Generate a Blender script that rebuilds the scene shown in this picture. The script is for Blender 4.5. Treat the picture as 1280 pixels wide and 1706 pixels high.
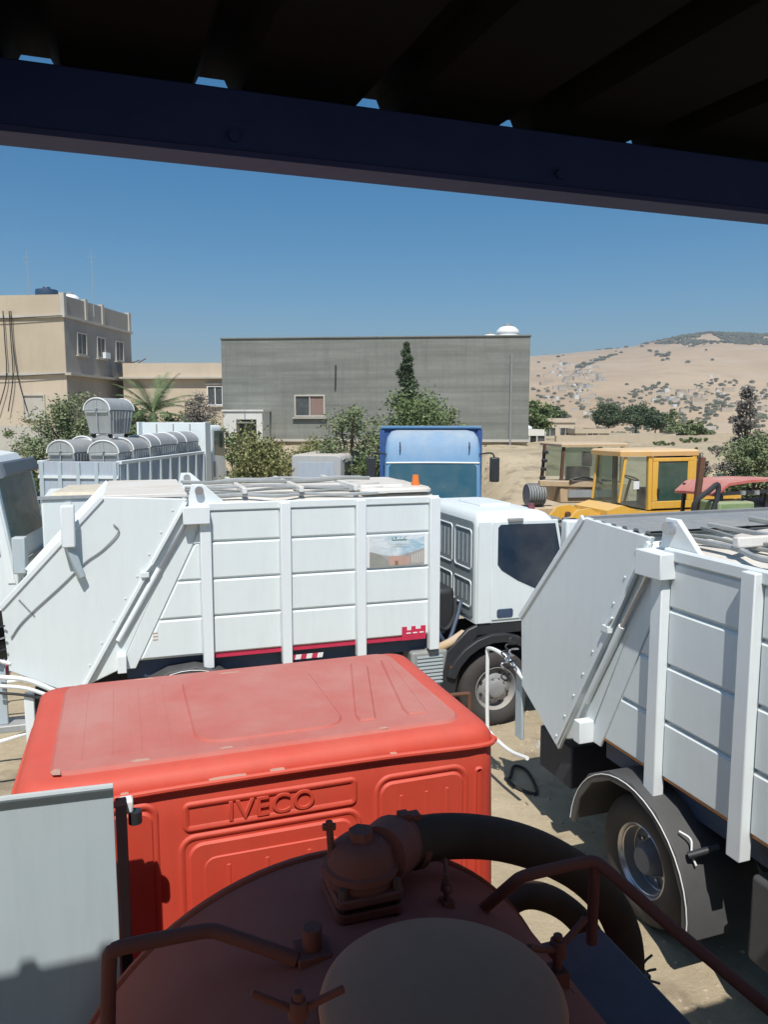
import bpy, math, random
import numpy as np
from mathutils import Vector, Matrix, noise as mnoise
R = math.radians; PI = math.pi
random.seed(7)
C = bpy.context.scene.collection
S = bpy.context.scene
for o in list(bpy.data.objects):
    bpy.data.objects.remove(o)

# ------------------------------------------------------------------ camera, light, exposure
CAM_H = 4.2; PITCH = R(6.85)
cd = bpy.data.cameras.new('camera'); cam = bpy.data.objects.new('camera', cd); C.objects.link(cam)
cam.location = (0, 0, CAM_H); cam.rotation_euler = (R(90) - PITCH, 0, 0)
cd.sensor_fit = 'VERTICAL'; cd.sensor_height = 36; cd.lens = 36 * 1290 / 1706
cd.clip_end = 6000; cd.clip_start = .05
S.camera = cam
SUN_EL = R(58.3); SUN_DIR = Vector((-.02, -1, 0)).normalized()      # horizontal direction towards the sun
w = bpy.data.worlds.new('World'); S.world = w; w.use_nodes = True
nt = w.node_tree; bg = nt.nodes['Background']
sky = nt.nodes.new('ShaderNodeTexSky'); sky.sky_type = 'NISHITA'; sky.sun_disc = False
sky.sun_elevation = SUN_EL; sky.sun_rotation = math.atan2(SUN_DIR.x, SUN_DIR.y)
sky.air_density = 1.0; sky.dust_density = 1.0; sky.ozone_density = 1.3; sky.altitude = 800
hs = nt.nodes.new('ShaderNodeHueSaturation'); hs.inputs['Saturation'].default_value = 1.53; hs.inputs['Hue'].default_value = .492
nt.links.new(sky.outputs[0], hs.inputs['Color']); nt.links.new(hs.outputs[0], bg.inputs[0]); bg.inputs[1].default_value = .090
ld = bpy.data.lights.new('sun', 'SUN'); ld.energy = 4.5; ld.angle = R(.53); ld.color = (1, .965, .91)
sun = bpy.data.objects.new('sun', ld); C.objects.link(sun)
tosun = Vector((SUN_DIR.x * math.cos(SUN_EL), SUN_DIR.y * math.cos(SUN_EL), math.sin(SUN_EL)))
sun.rotation_euler = tosun.to_track_quat('Z', 'Y').to_euler()
vs = S.view_settings; vs.view_transform = 'Standard'; vs.look = 'None'; vs.exposure = .18; vs.gamma = 1
vs.use_curve_mapping = False
S.render.engine = 'CYCLES'
S.cycles.max_bounces = 6; S.cycles.transparent_max_bounces = 12; S.cycles.volume_bounces = 0

# ------------------------------------------------------------------ helpers
def ray(px, py):
    vx, vz = (px - 640) / 1290, -(py - 853) / 1290
    c, s = math.cos(PITCH), math.sin(PITCH)
    return Vector((vx, c + vz * s, -s + vz * c))
def at(px, py, Y):                     # the place a pixel shows, Y metres ahead
    r = ray(px, py); return r * (Y / r.y) + Vector((0, 0, CAM_H))

def tag(o, label=None, cat=None, group=None, kind=None):
    if label: o['label'] = label
    if cat: o['category'] = cat
    if group: o['group'] = group
    if kind: o['kind'] = kind
    return o
def empty(name, loc, rz=0, label=None, cat=None, group=None):
    o = bpy.data.objects.new(name, None); C.objects.link(o); o.location = loc; o.rotation_euler = (0, 0, rz)
    o.empty_display_size = .2
    return tag(o, label, cat, group)

class MB:
    def __init__(s): s.v = []; s.f = []
    def add(s, vs, fs):
        n = len(s.v); s.v += [tuple(v) for v in vs]; s.f += [tuple(i + n for i in f) for f in fs]; return s
    def box(s, x0, x1, y0, y1, z0, z1):
        return s.add([(x0,y0,z0),(x1,y0,z0),(x1,y1,z0),(x0,y1,z0),(x0,y0,z1),(x1,y0,z1),(x1,y1,z1),(x0,y1,z1)],
                     [(3,2,1,0),(4,5,6,7),(0,1,5,4),(1,2,6,5),(2,3,7,6),(3,0,4,7)])
    def obox(s, c, sx, sy, sz, M=None):
        c = Vector(c); M = M or Matrix.Identity(3)
        vs = [c + M @ Vector((a*sx/2, b*sy/2, d*sz/2)) for a, b, d in
              [(-1,-1,-1),(1,-1,-1),(1,1,-1),(-1,1,-1),(-1,-1,1),(1,-1,1),(1,1,1),(-1,1,1)]]
        return s.add(vs, [(3,2,1,0),(4,5,6,7),(0,1,5,4),(1,2,6,5),(2,3,7,6),(3,0,4,7)])
    def bar(s, p0, p1, w, h=None):     # square bar between two points
        p0, p1 = Vector(p0), Vector(p1); d = p1 - p0; h = h or w
        M = d.to_track_quat('X', 'Z').to_matrix()
        return s.obox((p0 + p1) / 2, d.length, w, h, M)
    def ring(s, c, ax, r, n):
        q = ax.to_track_quat('Z', 'Y')
        return [c + q @ Vector((r*math.cos(2*PI*i/n), r*math.sin(2*PI*i/n), 0)) for i in range(n)]
    def cyl(s, p0, p1, r0, r1=None, n=16, caps=True):
        p0, p1 = Vector(p0), Vector(p1); r1 = r0 if r1 is None else r1; ax = (p1 - p0)
        a = s.ring(p0, ax, r0, n) + s.ring(p1, ax, r1, n)
        f = [(i, (i+1) % n, n + (i+1) % n, n + i) for i in range(n)]
        if caps: f += [tuple(range(n-1, -1, -1)), tuple(range(n, 2*n))]
        return s.add(a, f)
    def tube(s, pts, r, n=8, sub=6):
        pts = [Vector(p) for p in pts]
        if sub > 1 and len(pts) > 2:
            out = []
            P = [2*pts[0] - pts[1]] + pts + [2*pts[-1] - pts[-2]]
            for i in range(1, len(P) - 2):
                for k in range(sub):
                    t = k / sub; a, b, c, d = P[i-1:i+3]
                    out.append(.5*((2*b) + (c-a)*t + (2*a-5*b+4*c-d)*t*t + (3*b-a-3*c+d)*t**3))
            out.append(pts[-1]); pts = out
        rings = []; prev = None
        for i, p in enumerate(pts):
            d = (pts[min(i+1, len(pts)-1)] - pts[max(i-1, 0)]).normalized()
            if prev is None:
                u = d.orthogonal().normalized()
            else:
                u = (prev - d * prev.dot(d)).normalized()
            prev = u; v = d.cross(u)
            rings.append([p + (u*math.cos(2*PI*k/n) + v*math.sin(2*PI*k/n)) * r for k in range(n)])
        return s.loft(rings)
    def loft(s, rings, cap0=True, cap1=True, closed=True):
        n = len(rings[0]); vs = [p for r in rings for p in r]; fs = []
        for j in range(len(rings) - 1):
            for i in range(n if closed else n - 1):
                k = (i+1) % n
                fs.append((j*n+i, j*n+k, (j+1)*n+k, (j+1)*n+i))
        if cap0: fs.append(tuple(range(n-1, -1, -1)))
        if cap1: fs.append(tuple((len(rings)-1)*n + i for i in range(n)))
        return s.add(vs, fs)
    def plate(s, poly, o, u, v, d, ch=.01):   # counter-clockwise outline poly in the frame (u, v), thickness d along u x v, chamfered outer rim
        o, u, v = Vector(o), Vector(u), Vector(v); nn = u.cross(v)
        if area(poly) < 0: poly = poly[::-1]
        inn = inset(poly, ch)
        f = lambda q, h: [o + u*a + v*b + nn*h for a, b in q]
        return s.loft([f(poly, 0), f(poly, d - ch), f(inn, d)])
    def lathe(s, prof, c, ax, n=24, closed_prof=False):
        c, ax = Vector(c), Vector(ax).normalized(); q = ax.to_track_quat('Z', 'Y')
        rings = [[c + q @ Vector((r*math.cos(2*PI*i/n), r*math.sin(2*PI*i/n), h)) for i in range(n)] for r, h in prof]
        if closed_prof: rings.append(rings[0])
        return s.loft(rings, not closed_prof, not closed_prof)
    def build(s, name, mat, parent=None, smooth=40, bevel=0, seg=2):
        me = bpy.data.meshes.new(name); me.from_pydata([tuple(v) for v in s.v], [], s.f); me.validate()
        me.materials.append(mat)
        if smooth:
            me.polygons.foreach_set('use_smooth', [True] * len(me.polygons)); me.set_sharp_from_angle(angle=R(smooth))
        o = bpy.data.objects.new(name, me); C.objects.link(o)
        if parent is not None: o.parent = parent
        if bevel:
            b = o.modifiers.new('bevel', 'BEVEL'); b.width = bevel; b.segments = seg; b.limit_method = 'ANGLE'; b.angle_limit = R(35)
        return o

def area(p): return .5 * sum(p[i][0]*p[(i+1) % len(p)][1] - p[(i+1) % len(p)][0]*p[i][1] for i in range(len(p)))
def inset(p, d):
    out = []; n = len(p)
    for i in range(n):
        a, b, c = Vector(p[i-1]), Vector(p[i]), Vector(p[(i+1) % n])
        e1, e2 = (b-a).normalized(), (c-b).normalized()
        n1, n2 = Vector((-e1.y, e1.x)), Vector((-e2.y, e2.x))
        m = (n1 + n2); k = d / max(.3, m.dot(n1)) if m.length > 1e-6 else 0
        out.append(tuple(b + m * k))
    return out
def rrect(x0, x1, y0, y1, r, n=4):     # rounded rectangle outline, counter-clockwise
    out = []
    for cx, cy, a in ((x1-r, y1-r, 0), (x0+r, y1-r, 90), (x0+r, y0+r, 180), (x1-r, y0+r, 270)):
        for k in range(n+1):
            t = R(a + 90*k/n); out.append((cx + r*math.cos(t), cy + r*math.sin(t)))
    return out
def copy_tree(o, parent=None):
    c = o.copy(); C.objects.link(c)
    if parent is not None: c.parent = parent
    for ch in o.children: copy_tree(ch, c)
    return c

# ------------------------------------------------------------------ materials
def lin(c): return tuple((x/12.92 if x <= .04045 else ((x+.055)/1.055)**2.4) for x in c)
def newmat(name):
    m = bpy.data.materials.new(name); m.use_nodes = True
    return m, m.node_tree.nodes, m.node_tree.links, m.node_tree.nodes['Principled BSDF']
def ramp(N, L, src, stops):
    r = N.new('ShaderNodeValToRGB'); L.new(src, r.inputs[0])
    e = r.color_ramp.elements
    while len(e) < len(stops): e.new(.5)
    for i, (p, c) in enumerate(stops):
        e[i].position = p; e[i].color = (*c, 1) if len(c) == 3 else c
    return r.outputs[0]
def noise(N, L, scale, detail=4, rough=.55, coord='Object', stretch=None, w=0):
    tc = N.new('ShaderNodeTexCoord'); src = tc.outputs[coord]
    if coord == 'World':
        pass
    if stretch:
        mp = N.new('ShaderNodeMapping'); mp.inputs['Scale'].default_value = stretch; L.new(src, mp.inputs[0]); src = mp.outputs[0]
    n = N.new('ShaderNodeTexNoise'); n.inputs['Scale'].default_value = scale; n.inputs['Detail'].default_value = detail
    n.inputs['Roughness'].default_value = rough; L.new(src, n.inputs['Vector']); return n.outputs['Fac']
def mixc(N, L, fac, a, b, mode='MIX'):
    m = N.new('ShaderNodeMix'); m.data_type = 'RGBA'; m.blend_type = mode
    for sock, val in ((m.inputs[0], fac), (m.inputs[6], a), (m.inputs[7], b)):
        if hasattr(val, 'links'): L.new(val, sock)
        else: sock.default_value = val if isinstance(val, (int, float)) else (*val, 1)
    return m.outputs[2]
def math_(N, L, op, a, b=None, clamp=False):
    m = N.new('ShaderNodeMath'); m.operation = op; m.use_clamp = clamp
    for sock, val in ((m.inputs[0], a), (m.inputs[1], b)):
        if val is None: continue
        if hasattr(val, 'links'): L.new(val, sock)
        else: sock.default_value = val
    return m.outputs[0]
def bump(N, L, p, h, strength=.2, dist=.02):
    b = N.new('ShaderNodeBump'); b.inputs['Strength'].default_value = strength; b.inputs['Distance'].default_value = dist
    L.new(h, b.inputs['Height']); L.new(b.outputs[0], p.inputs['Normal'])
DUST = (.50, .42, .33)
def paint(name, col, rough=.42, dust=.12, top=.35, dustcol=DUST, metal=0, grime=.12, spec=.5, rust=0, dent=.05, sharp=0):
    """weathered paint: road dust settled on faces that look up, streaks and blotches of dirt, small scratches"""
    m, N, L, p = newmat(name)
    n1 = noise(N, L, 2.3, 6, .65); n2 = noise(N, L, 5, 4, .6, stretch=(3, 3, .35)); n3 = noise(N, L, 38, 3, .7)
    g = N.new('ShaderNodeNewGeometry'); sx = N.new('ShaderNodeSeparateXYZ'); L.new(g.outputs['Normal'], sx.inputs[0])
    up = math_(N, L, 'MULTIPLY', math_(N, L, 'MAXIMUM', sx.outputs[2], 0), top)
    blot = ramp(N, L, n1, [(.38, (0, 0, 0)), (.72, (1, 1, 1))])
    fac = math_(N, L, 'ADD', math_(N, L, 'MULTIPLY', blot, dust), math_(N, L, 'MULTIPLY', up, math_(N, L, 'ADD', n1, .45)), True)
    base = mixc(N, L, math_(N, L, 'MULTIPLY', ramp(N, L, n2, [(.45, (0,0,0)), (.75, (1,1,1))]), grime), col, tuple(c*.45 for c in col))
    base = mixc(N, L, fac, base, dustcol)
    spk = ramp(N, L, n3, [(.70, (0,0,0)), (.76, (1,1,1))])
    base = mixc(N, L, math_(N, L, 'MULTIPLY', spk, .25), base, tuple(c*.5 for c in col))
    if sharp:      # small chips and runs of rust below them
        ch = ramp(N, L, noise(N, L, 9, 6, .8), [(.70, (0,0,0)), (.715, (1,1,1))])
        run = ramp(N, L, noise(N, L, 6, 4, .7, stretch=(5, 5, .25)), [(.66, (0,0,0)), (.80, (1,1,1))])
        base = mixc(N, L, math_(N, L, 'MULTIPLY', run, .30*sharp), base, (.30, .22, .15))
        base = mixc(N, L, math_(N, L, 'MULTIPLY', ch, .55*sharp), base, (.16, .09, .06))
    if rust:
        rn = ramp(N, L, noise(N, L, 3.1, 8, .75), [(.60 - .1*rust, (0,0,0)), (.66 - .1*rust, (1,1,1))])
        base = mixc(N, L, rn, base, (.12, .045, .02))
    L.new(base, p.inputs['Base Color'])
    ro = math_(N, L, 'ADD', math_(N, L, 'MULTIPLY', fac, .5), rough, True); L.new(ro, p.inputs['Roughness'])
    p.inputs['Metallic'].default_value = metal; p.inputs['Specular IOR Level'].default_value = spec
    bump(N, L, p, math_(N, L, 'ADD', noise(N, L, 1.7, 2), math_(N, L, 'MULTIPLY', n3, .08)), dent, .05)
    return m
def plain(name, col, rough=.6, metal=0, vary=.25, scale=8, bmp=.1, spec=.5, coat=0):
    m, N, L, p = newmat(name)
    n = noise(N, L, scale, 5, .6)
    L.new(mixc(N, L, n, tuple(c*(1-vary) for c in col), tuple(min(1, c*(1+vary)) for c in col)), p.inputs['Base Color'])
    p.inputs['Roughness'].default_value = rough; p.inputs['Metallic'].default_value = metal
    p.inputs['Specular IOR Level'].default_value = spec
    if bmp: bump(N, L, p, noise(N, L, scale*4, 3), bmp, .01)
    return m
def glass_dark(name, col=(.012, .02, .025), rough=.06, dust=.1):
    m, N, L, p = newmat(name)
    n = ramp(N, L, noise(N, L, 2.2, 5, .6), [(.35, (0,0,0)), (.8, (1,1,1))])
    L.new(mixc(N, L, math_(N, L, 'MULTIPLY', n, dust), col, (.4, .38, .32)), p.inputs['Base Color'])
    L.new(math_(N, L, 'ADD', math_(N, L, 'MULTIPLY', n, dust*1.5), rough), p.inputs['Roughness'])
    return m
def glass_clear(name, tint=(.55, .68, .6), dusty=.12, dustcol=(.5, .48, .4)):
    m, N, L, p = newmat(name)
    t = N.new('ShaderNodeBsdfTransparent'); t.inputs[0].default_value = (*tint, 1)
    p.inputs['Base Color'].default_value = (*dustcol, 1); p.inputs['Roughness'].default_value = .1
    gl = N.new('ShaderNodeBsdfGlossy'); gl.inputs[1].default_value = .06
    lw = N.new('ShaderNodeLayerWeight'); fr = math_(N, L, 'ADD', math_(N, L, 'MULTIPLY', math_(N, L, 'POWER', lw.outputs['Facing'], 4), .5), .04)
    m1 = N.new('ShaderNodeMixShader'); L.new(fr, m1.inputs[0]); L.new(t.outputs[0], m1.inputs[1]); L.new(gl.outputs[0], m1.inputs[2])
    df = N.new('ShaderNodeBsdfDiffuse'); df.inputs[0].default_value = (*dustcol, 1)
    m2 = N.new('ShaderNodeMixShader')
    n = ramp(N, L, noise(N, L, 2.5, 5, .6), [(.3, (0,0,0)), (.8, (1,1,1))])
    L.new(math_(N, L, 'ADD', math_(N, L, 'MULTIPLY', n, dusty), dusty*.4), m2.inputs[0]); L.new(m1.outputs[0], m2.inputs[1]); L.new(df.outputs[0], m2.inputs[2])
    L.new(m2.outputs[0], N['Material Output'].inputs['Surface']); return m

M = {}
M['white'] = paint('white_paint', (.72, .78, .78), dust=.08, top=.25, grime=.08, sharp=.8, dent=.12, dustcol=(.62,.60,.55))
M['white2'] = paint('white_paint_blue_tint', (.60, .66, .72), dust=.08, top=.18, rough=.3, grime=.12)
M['post'] = paint('post_paint', (.76, .81, .82), dust=.08, sharp=.6, dent=.1, top=.15, grime=.06, dustcol=(.62,.60,.55))
M['roofw'] = paint('dusty_roof', (.74, .74, .72), dust=.4, top=.6, dustcol=(.58, .52, .43))
M['red'] = paint('red_paint', (.60, .062, .032), rough=.58, sharp=.5, dust=.05, top=.12, grime=.15, dustcol=(.55, .33, .26))
M['redroof'] = paint('faded_red_roof', (.48, .06, .04), rough=.6, dust=.16, top=.42, grime=.2, sharp=.5, dustcol=(.50, .30, .255))
M['worn'] = plain('bare_primer', (.50, .30, .23), .8)
M['tank'] = paint('maroon_tank', (.35, .095, .068), rough=.8, spec=.04, sharp=1, dust=.15, top=.12, dustcol=(.34, .20, .16))
M['tankiron'] = paint('maroon_iron', (.21, .060, .045), rough=.75, spec=.2, sharp=1, dent=.3, dust=.2, top=.1, dustcol=(.24, .13, .10))
M['manhole'] = paint('manhole_grey', (.52, .225, .14), rough=.9, spec=0, sharp=.8, dust=.15, top=.1, dustcol=(.46, .25, .17))
M['rubber'] = plain('rubber', (.022, .021, .021), .75, vary=.4, scale=10)
M['hose'] = plain('hose_rubber', (.075, .046, .034), .8, vary=.3, spec=.08)
M['tyre'] = plain('tyre_rubber', (.05, .045, .042), .85, vary=.35, scale=6)
M['black'] = plain('black_plastic', (.028, .03, .033), .5, vary=.3)
M['guard'] = plain('mudguard_plastic', (.075, .075, .075), .6, vary=.25, scale=5)
M['chassis'] = plain('chassis_dark', (.03, .032, .045), .7, vary=.4)
M['steel'] = plain('silver_steel', (.55, .55, .56), .32, metal=.8, vary=.2)
M['rim'] = paint('rim_paint', (.24, .25, .26), rough=.4, dust=.4, top=.2)
M['rimd'] = paint('rim_dark', (.07, .10, .15), rough=.5, dust=.3, top=.1)
M['galv'] = paint('galvanised', (.42, .45, .46), rough=.45, dust=.25, top=.2, metal=.35, grime=.3)
M['lightgrey'] = paint('grey_sheet', (.44, .52, .56), rough=.4, dust=.1, top=.3, grime=.15)
M['glass'] = glass_dark('cab_glass', (.01, .025, .05), dust=.12)
M['glassg'] = glass_dark('green_glass', (.03, .075, .055), dust=.2)
M['glassteal'] = glass_dark('windscreen_teal', (.03, .10, .14), dust=.14, rough=.12)
M['clear'] = glass_clear('loader_glass', (.5, .6, .55), .22)
M['yellow'] = paint('yellow_paint', (.80, .44, .05), rough=.55, sharp=.7, dust=.2, top=.45, dustcol=(.6, .45, .27), grime=.25)
M['tan'] = paint('tan_paint', (.55, .38, .20), rough=.7, dust=.5, top=.45, grime=.3)
M['blue'] = paint('light_blue_paint', (.085, .25, .46), rough=.5, dust=.14, top=.65, dustcol=(.45, .47, .45))
M['dblue'] = paint('deep_blue_paint', (.02, .085, .28), rough=.5, dust=.1, top=.25)
M['beam'] = plain('navy_beam', (.016, .030, .125), .6, vary=.2, spec=.2)
M['beamedge'] = plain('beam_flange', (.014, .026, .13), .6, vary=.2)
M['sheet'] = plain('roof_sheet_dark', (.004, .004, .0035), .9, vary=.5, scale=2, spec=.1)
M['orange'] = plain('orange_tape', (.62, .22, .05), .5)
M['amber'] = plain('amber_lens', (.75, .2, .04), .3)
M['redtape'] = plain('crimson_tape', (.55, .03, .08), .5)
M['grey'] = plain('grey_plastic', (.26, .27, .26), .6)
M['rust'] = plain('rusty_iron', (.13, .06, .035), .85, vary=.4)
M['bluepale'] = paint('pale_blue_paint', (.40, .47, .55), rough=.5, dust=.25, top=.3, grime=.3)
M['navy'] = plain('navy_steel', (.05, .075, .13), .6)
M['van'] = paint('dusty_van', (.42, .45, .46), rough=.65, dust=.4, top=.5, grime=.2)
M['corr'] = paint('corrugated_grey', (.21, .235, .25), rough=.55, dust=.2, top=.1, grime=.2)
M['dullred'] = paint('dusty_red', (.50, .10, .085), rough=.65, dust=.4, top=.4, dustcol=(.55, .36, .30))
M['green'] = paint('faded_green', (.16, .27, .10), rough=.6, dust=.3)
M['plastw'] = plain('white_plastic', (.78, .79, .78), .45, vary=.06)
M['plastb'] = plain('navy_plastic', (.04, .075, .13), .4, vary=.15)
M['wire'] = plain('black_wire', (.03, .03, .03), .6, bmp=0)

def plaster(name, col, vary=.12, scale=.6, streak=(1, 1, 1), blocks=None, dirt=.25):
    m, N, L, p = newmat(name)
    n1 = noise(N, L, scale, 6, .65, stretch=streak); n2 = noise(N, L, 18, 4, .6); n3 = noise(N, L, 1.1, 5, .6, stretch=(2.5, 2.5, .3))
    a = tuple(c*(1-vary) for c in col); b = tuple(min(1, c*(1+vary)) for c in col)
    base = mixc(N, L, ramp(N, L, n1, [(.3, (0,0,0)), (.7, (1,1,1))]), a, b)
    base = mixc(N, L, math_(N, L, 'MULTIPLY', ramp(N, L, n3, [(.5, (0,0,0)), (.8, (1,1,1))]), dirt), base, tuple(c*.6 for c in col))
    h = n2
    if blocks:
        tc = N.new('ShaderNodeTexCoord'); mp = N.new('ShaderNodeMapping'); mp.inputs['Rotation'].default_value = (R(90), 0, 0)
        L.new(tc.outputs['Object'], mp.inputs[0])
        bt = N.new('ShaderNodeTexBrick'); bt.inputs['Scale'].default_value = 1
        bt.inputs['Brick Width'].default_value = blocks[0]; bt.inputs['Row Height'].default_value = blocks[1]; bt.inputs['Mortar Size'].default_value = .012
        bt.inputs['Color1'].default_value = (.965, .965, .965, 1); bt.inputs['Color2'].default_value = (1.02, 1.02, 1.02, 1); bt.inputs['Mortar'].default_value = (.90, .90, .90, 1)
        L.new(mp.outputs[0], bt.inputs[0])
        base = mixc(N, L, 1.0, base, bt.outputs[0], 'MULTIPLY')
    L.new(base, p.inputs['Base Color']); p.inputs['Roughness'].default_value = .9; p.inputs['Specular IOR Level'].default_value = .2
    bump(N, L, p, h, .3, .02); return m
M['block'] = plaster('grey_cement_block', (.22, .225, .20), .24, .8, (.18, 1, 3), blocks=(.42, .21), dirt=.5)
M['beige'] = plaster('beige_render', (.50, .42, .31), .08, .4)
M['beige2'] = plaster('pale_beige_render', (.56, .47, .36), .08, .4)
M['shade_wall'] = plaster('shaded_side_grey', (.37, .34, .30), .1, .5)  # grey with the house side's shade put into the colour
M['concrete'] = plaster('pale_concrete', (.50, .47, .41), .1, 1)
M['whitewash'] = plaster('whitewash', (.70, .69, .64), .07, 1)
M['stone'] = plaster('stone_footing', (.42, .34, .24), .2, 2.5)
M['winglass'] = glass_dark('window_glass', (.05, .06, .065), dust=.2, rough=.15)
M['curtain'] = plain('curtain', (.25, .17, .14), .9)

def leafmat(name, a, b, c=None):
    m, N, L, p = newmat(name)
    g = N.new('ShaderNodeNewGeometry')
    n = noise(N, L, 1.3, 3)
    f = math_(N, L, 'ADD', math_(N, L, 'MULTIPLY', g.outputs['Random Per Island'], .6), math_(N, L, 'MULTIPLY', n, .45), True)
    L.new(ramp(N, L, f, [(.15, a), (.85, b)] + ([(1, c)] if c else [])), p.inputs['Base Color'])
    p.inputs['Roughness'].default_value = .9; p.inputs['Specular IOR Level'].default_value = .06
    p.inputs['Subsurface Weight'].default_value = 0
    return m
M['olive'] = leafmat('olive_leaf', (.085, .125, .05), (.23, .29, .13))
M['olive2'] = leafmat('dusty_olive_leaf', (.115, .15, .075), (.27, .31, .165))
M['pine'] = leafmat('pine_needle', (.06, .085, .05), (.15, .19, .11))
M['pepper'] = leafmat('pepper_leaf', (.12, .13, .05), (.30, .30, .13))
M['palm'] = leafmat('palm_leaf', (.08, .13, .06), (.20, .27, .13))
M['grey_leaf'] = leafmat('grey_leaf', (.12, .115, .10), (.28, .25, .22))
M['bark'] = plain('bark', (.14, .10, .07), .9, vary=.4)

def groundmat():
    m, N, L, p = newmat('dusty_ground')
    n1 = noise(N, L, .35, 6, .6); n2 = noise(N, L, 3.2, 8, .7); n3 = noise(N, L, 30, 5, .75); n4 = noise(N, L, 1.2, 4, .6)
    base = mixc(N, L, ramp(N, L, n1, [(.3, (0,0,0)), (.7, (1,1,1))]), (.36, .295, .195), (.50, .42, .29))
    base = mixc(N, L, math_(N, L, 'MULTIPLY', ramp(N, L, n2, [(.45, (0,0,0)), (.7, (1,1,1))]), .55), base, (.30, .24, .165))
    base = mixc(N, L, math_(N, L, 'MULTIPLY', ramp(N, L, n4, [(.55, (0,0,0)), (.66, (1,1,1))]), .6), base, (.20, .155, .11))
    base = mixc(N, L, math_(N, L, 'MULTIPLY', ramp(N, L, n3, [(.60, (0,0,0)), (.66, (1,1,1))]), .5), base, (.60, .54, .44))
    L.new(base, p.inputs['Base Color']); p.inputs['Roughness'].default_value = .95; p.inputs['Specular IOR Level'].default_value = .1
    bump(N, L, p, math_(N, L, 'ADD', n2, math_(N, L, 'MULTIPLY', n3, .35)), .6, .06); return m
def hillmat():
    m, N, L, p = newmat('dry_hillside')
    n1 = noise(N, L, .004, 7, .6); n2 = noise(N, L, .03, 6, .65); n3 = noise(N, L, .012, 4, .6, stretch=(.6, .6, 5))
    base = mixc(N, L, ramp(N, L, n1, [(.35, (0,0,0)), (.65, (1,1,1))]), (.43, .31, .19), (.55, .42, .275))
    base = mixc(N, L, math_(N, L, 'MULTIPLY', ramp(N, L, n2, [(.5, (0,0,0)), (.7, (1,1,1))]), .4), base, (.31, .245, .175))
    base = mixc(N, L, math_(N, L, 'MULTIPLY', ramp(N, L, n3, [(.5, (0,0,0)), (.62, (1,1,1))]), .35), base, (.56, .465, .35))
    L.new(base, p.inputs['Base Color']); p.inputs['Roughness'].default_value = 1; p.inputs['Specular IOR Level'].default_value = 0
    bump(N, L, p, n2, .5, 6); return m
M['ground'] = groundmat(); M['hill'] = hillmat()

# ------------------------------------------------------------------ terrain
def sm(t): t = max(0., min(1., t)); return t*t*(3 - 2*t)
def ground_z(x, y):
    a = 3.0 * sm((y - 27) / 9); b = 2.9 * sm((y - 19) / 13)
    k = sm((x - 1) / 4)
    z = a*(1-k) + b*k
    z += .10 * (mnoise.noise(Vector((x*.15, y*.15, 0)))) * sm((y - 12)/8)
    z += .02 * mnoise.noise(Vector((x*.8, y*.8, 3)))
    if y > 19: z += .18 * mnoise.noise(Vector((x*.5, y*.5, 7))) * sm((y-19)/6)
    fall = sm((y - 66) / 260) * (.25 + .75*sm((x + 5)/30))
    return z - 20 * fall
SKYL = [(-3000, 10), (-600, 20), (0, 35), (360, 62), (640, 84), (820, 94), (885, 97), (960, 104), (1045, 110), (1100, 121), (1170, 132), (1280, 129), (1400, 134), (1700, 110), (2600, 70), (5000, 20)]
def hill_z(px, r):
    e = np.interp(px, [a for a, b in SKYL], [b for a, b in SKYL])
    top = CAM_H + e * 1500 / 1290
    k = sm((r - 430) / 1070)
    base = -16 + 10*sm((r-430)/200)
    x = (px - 640) / 1290 * r
    z = base*(1-k) + top*k
    z += (7 * mnoise.fractal(Vector((x*.004, r*.004, 0)), 1, 2, 5)) * sm((r-450)/300) * (1 - .75*sm((r-1200)/300))
    if r > 1500: z -= (r-1500)*.12
    return z
def grid_mesh(name, mat, cols, rows, fn):
    vs = [fn(c, r) for r in rows for c in cols]; n = len(cols)
    fs = [(j*n+i, j*n+i+1, (j+1)*n+i+1, (j+1)*n+i) for j in range(len(rows)-1) for i in range(n-1)]
    mb = MB(); mb.add(vs, fs); return mb.build(name, mat, smooth=180)
xs = list(np.concatenate([np.linspace(-420, -40, 26), np.linspace(-38, -13, 30), np.linspace(-12, 14, 105), np.linspace(15, 45, 40), np.linspace(48, 420, 40)]))
ys = list(np.concatenate([np.linspace(-60, 0, 16), np.linspace(1, 16, 62), np.linspace(16.4, 42, 70), np.linspace(44, 560, 60)]))
g = grid_mesh('ground', M['ground'], xs, ys, lambda x, y: (x, y, ground_z(x, y))); tag(g, kind='structure')
hx = list(np.linspace(-1400, 3000, 240)); hr = list(np.linspace(430, 1900, 110))
h = grid_mesh('hill', M['hill'], hx, hr, lambda px, r: ((px-640)/1290*r, r, hill_z(px, r))); tag(h, kind='structure')
# ------------------------------------------------------------------ vehicle pieces
X, Y_, Z = Vector((1, 0, 0)), Vector((0, 1, 0)), Vector((0, 0, 1))
def side(mb, sd, hw, poly, d, ch=.008, off=0):     # plate on the right (sd=-1) or left (sd=1) flank; poly in (x, z)
    if sd < 0: return mb.plate(poly, (0, -hw - off, 0), X, Z, d, ch)
    return mb.plate([(-a, b) for a, b in poly], (0, hw + off, 0), -X, Z, d, ch)
def seg(mb, p0, p1, r, n=8): return mb.cyl(p0, p1, r, n=n)

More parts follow.
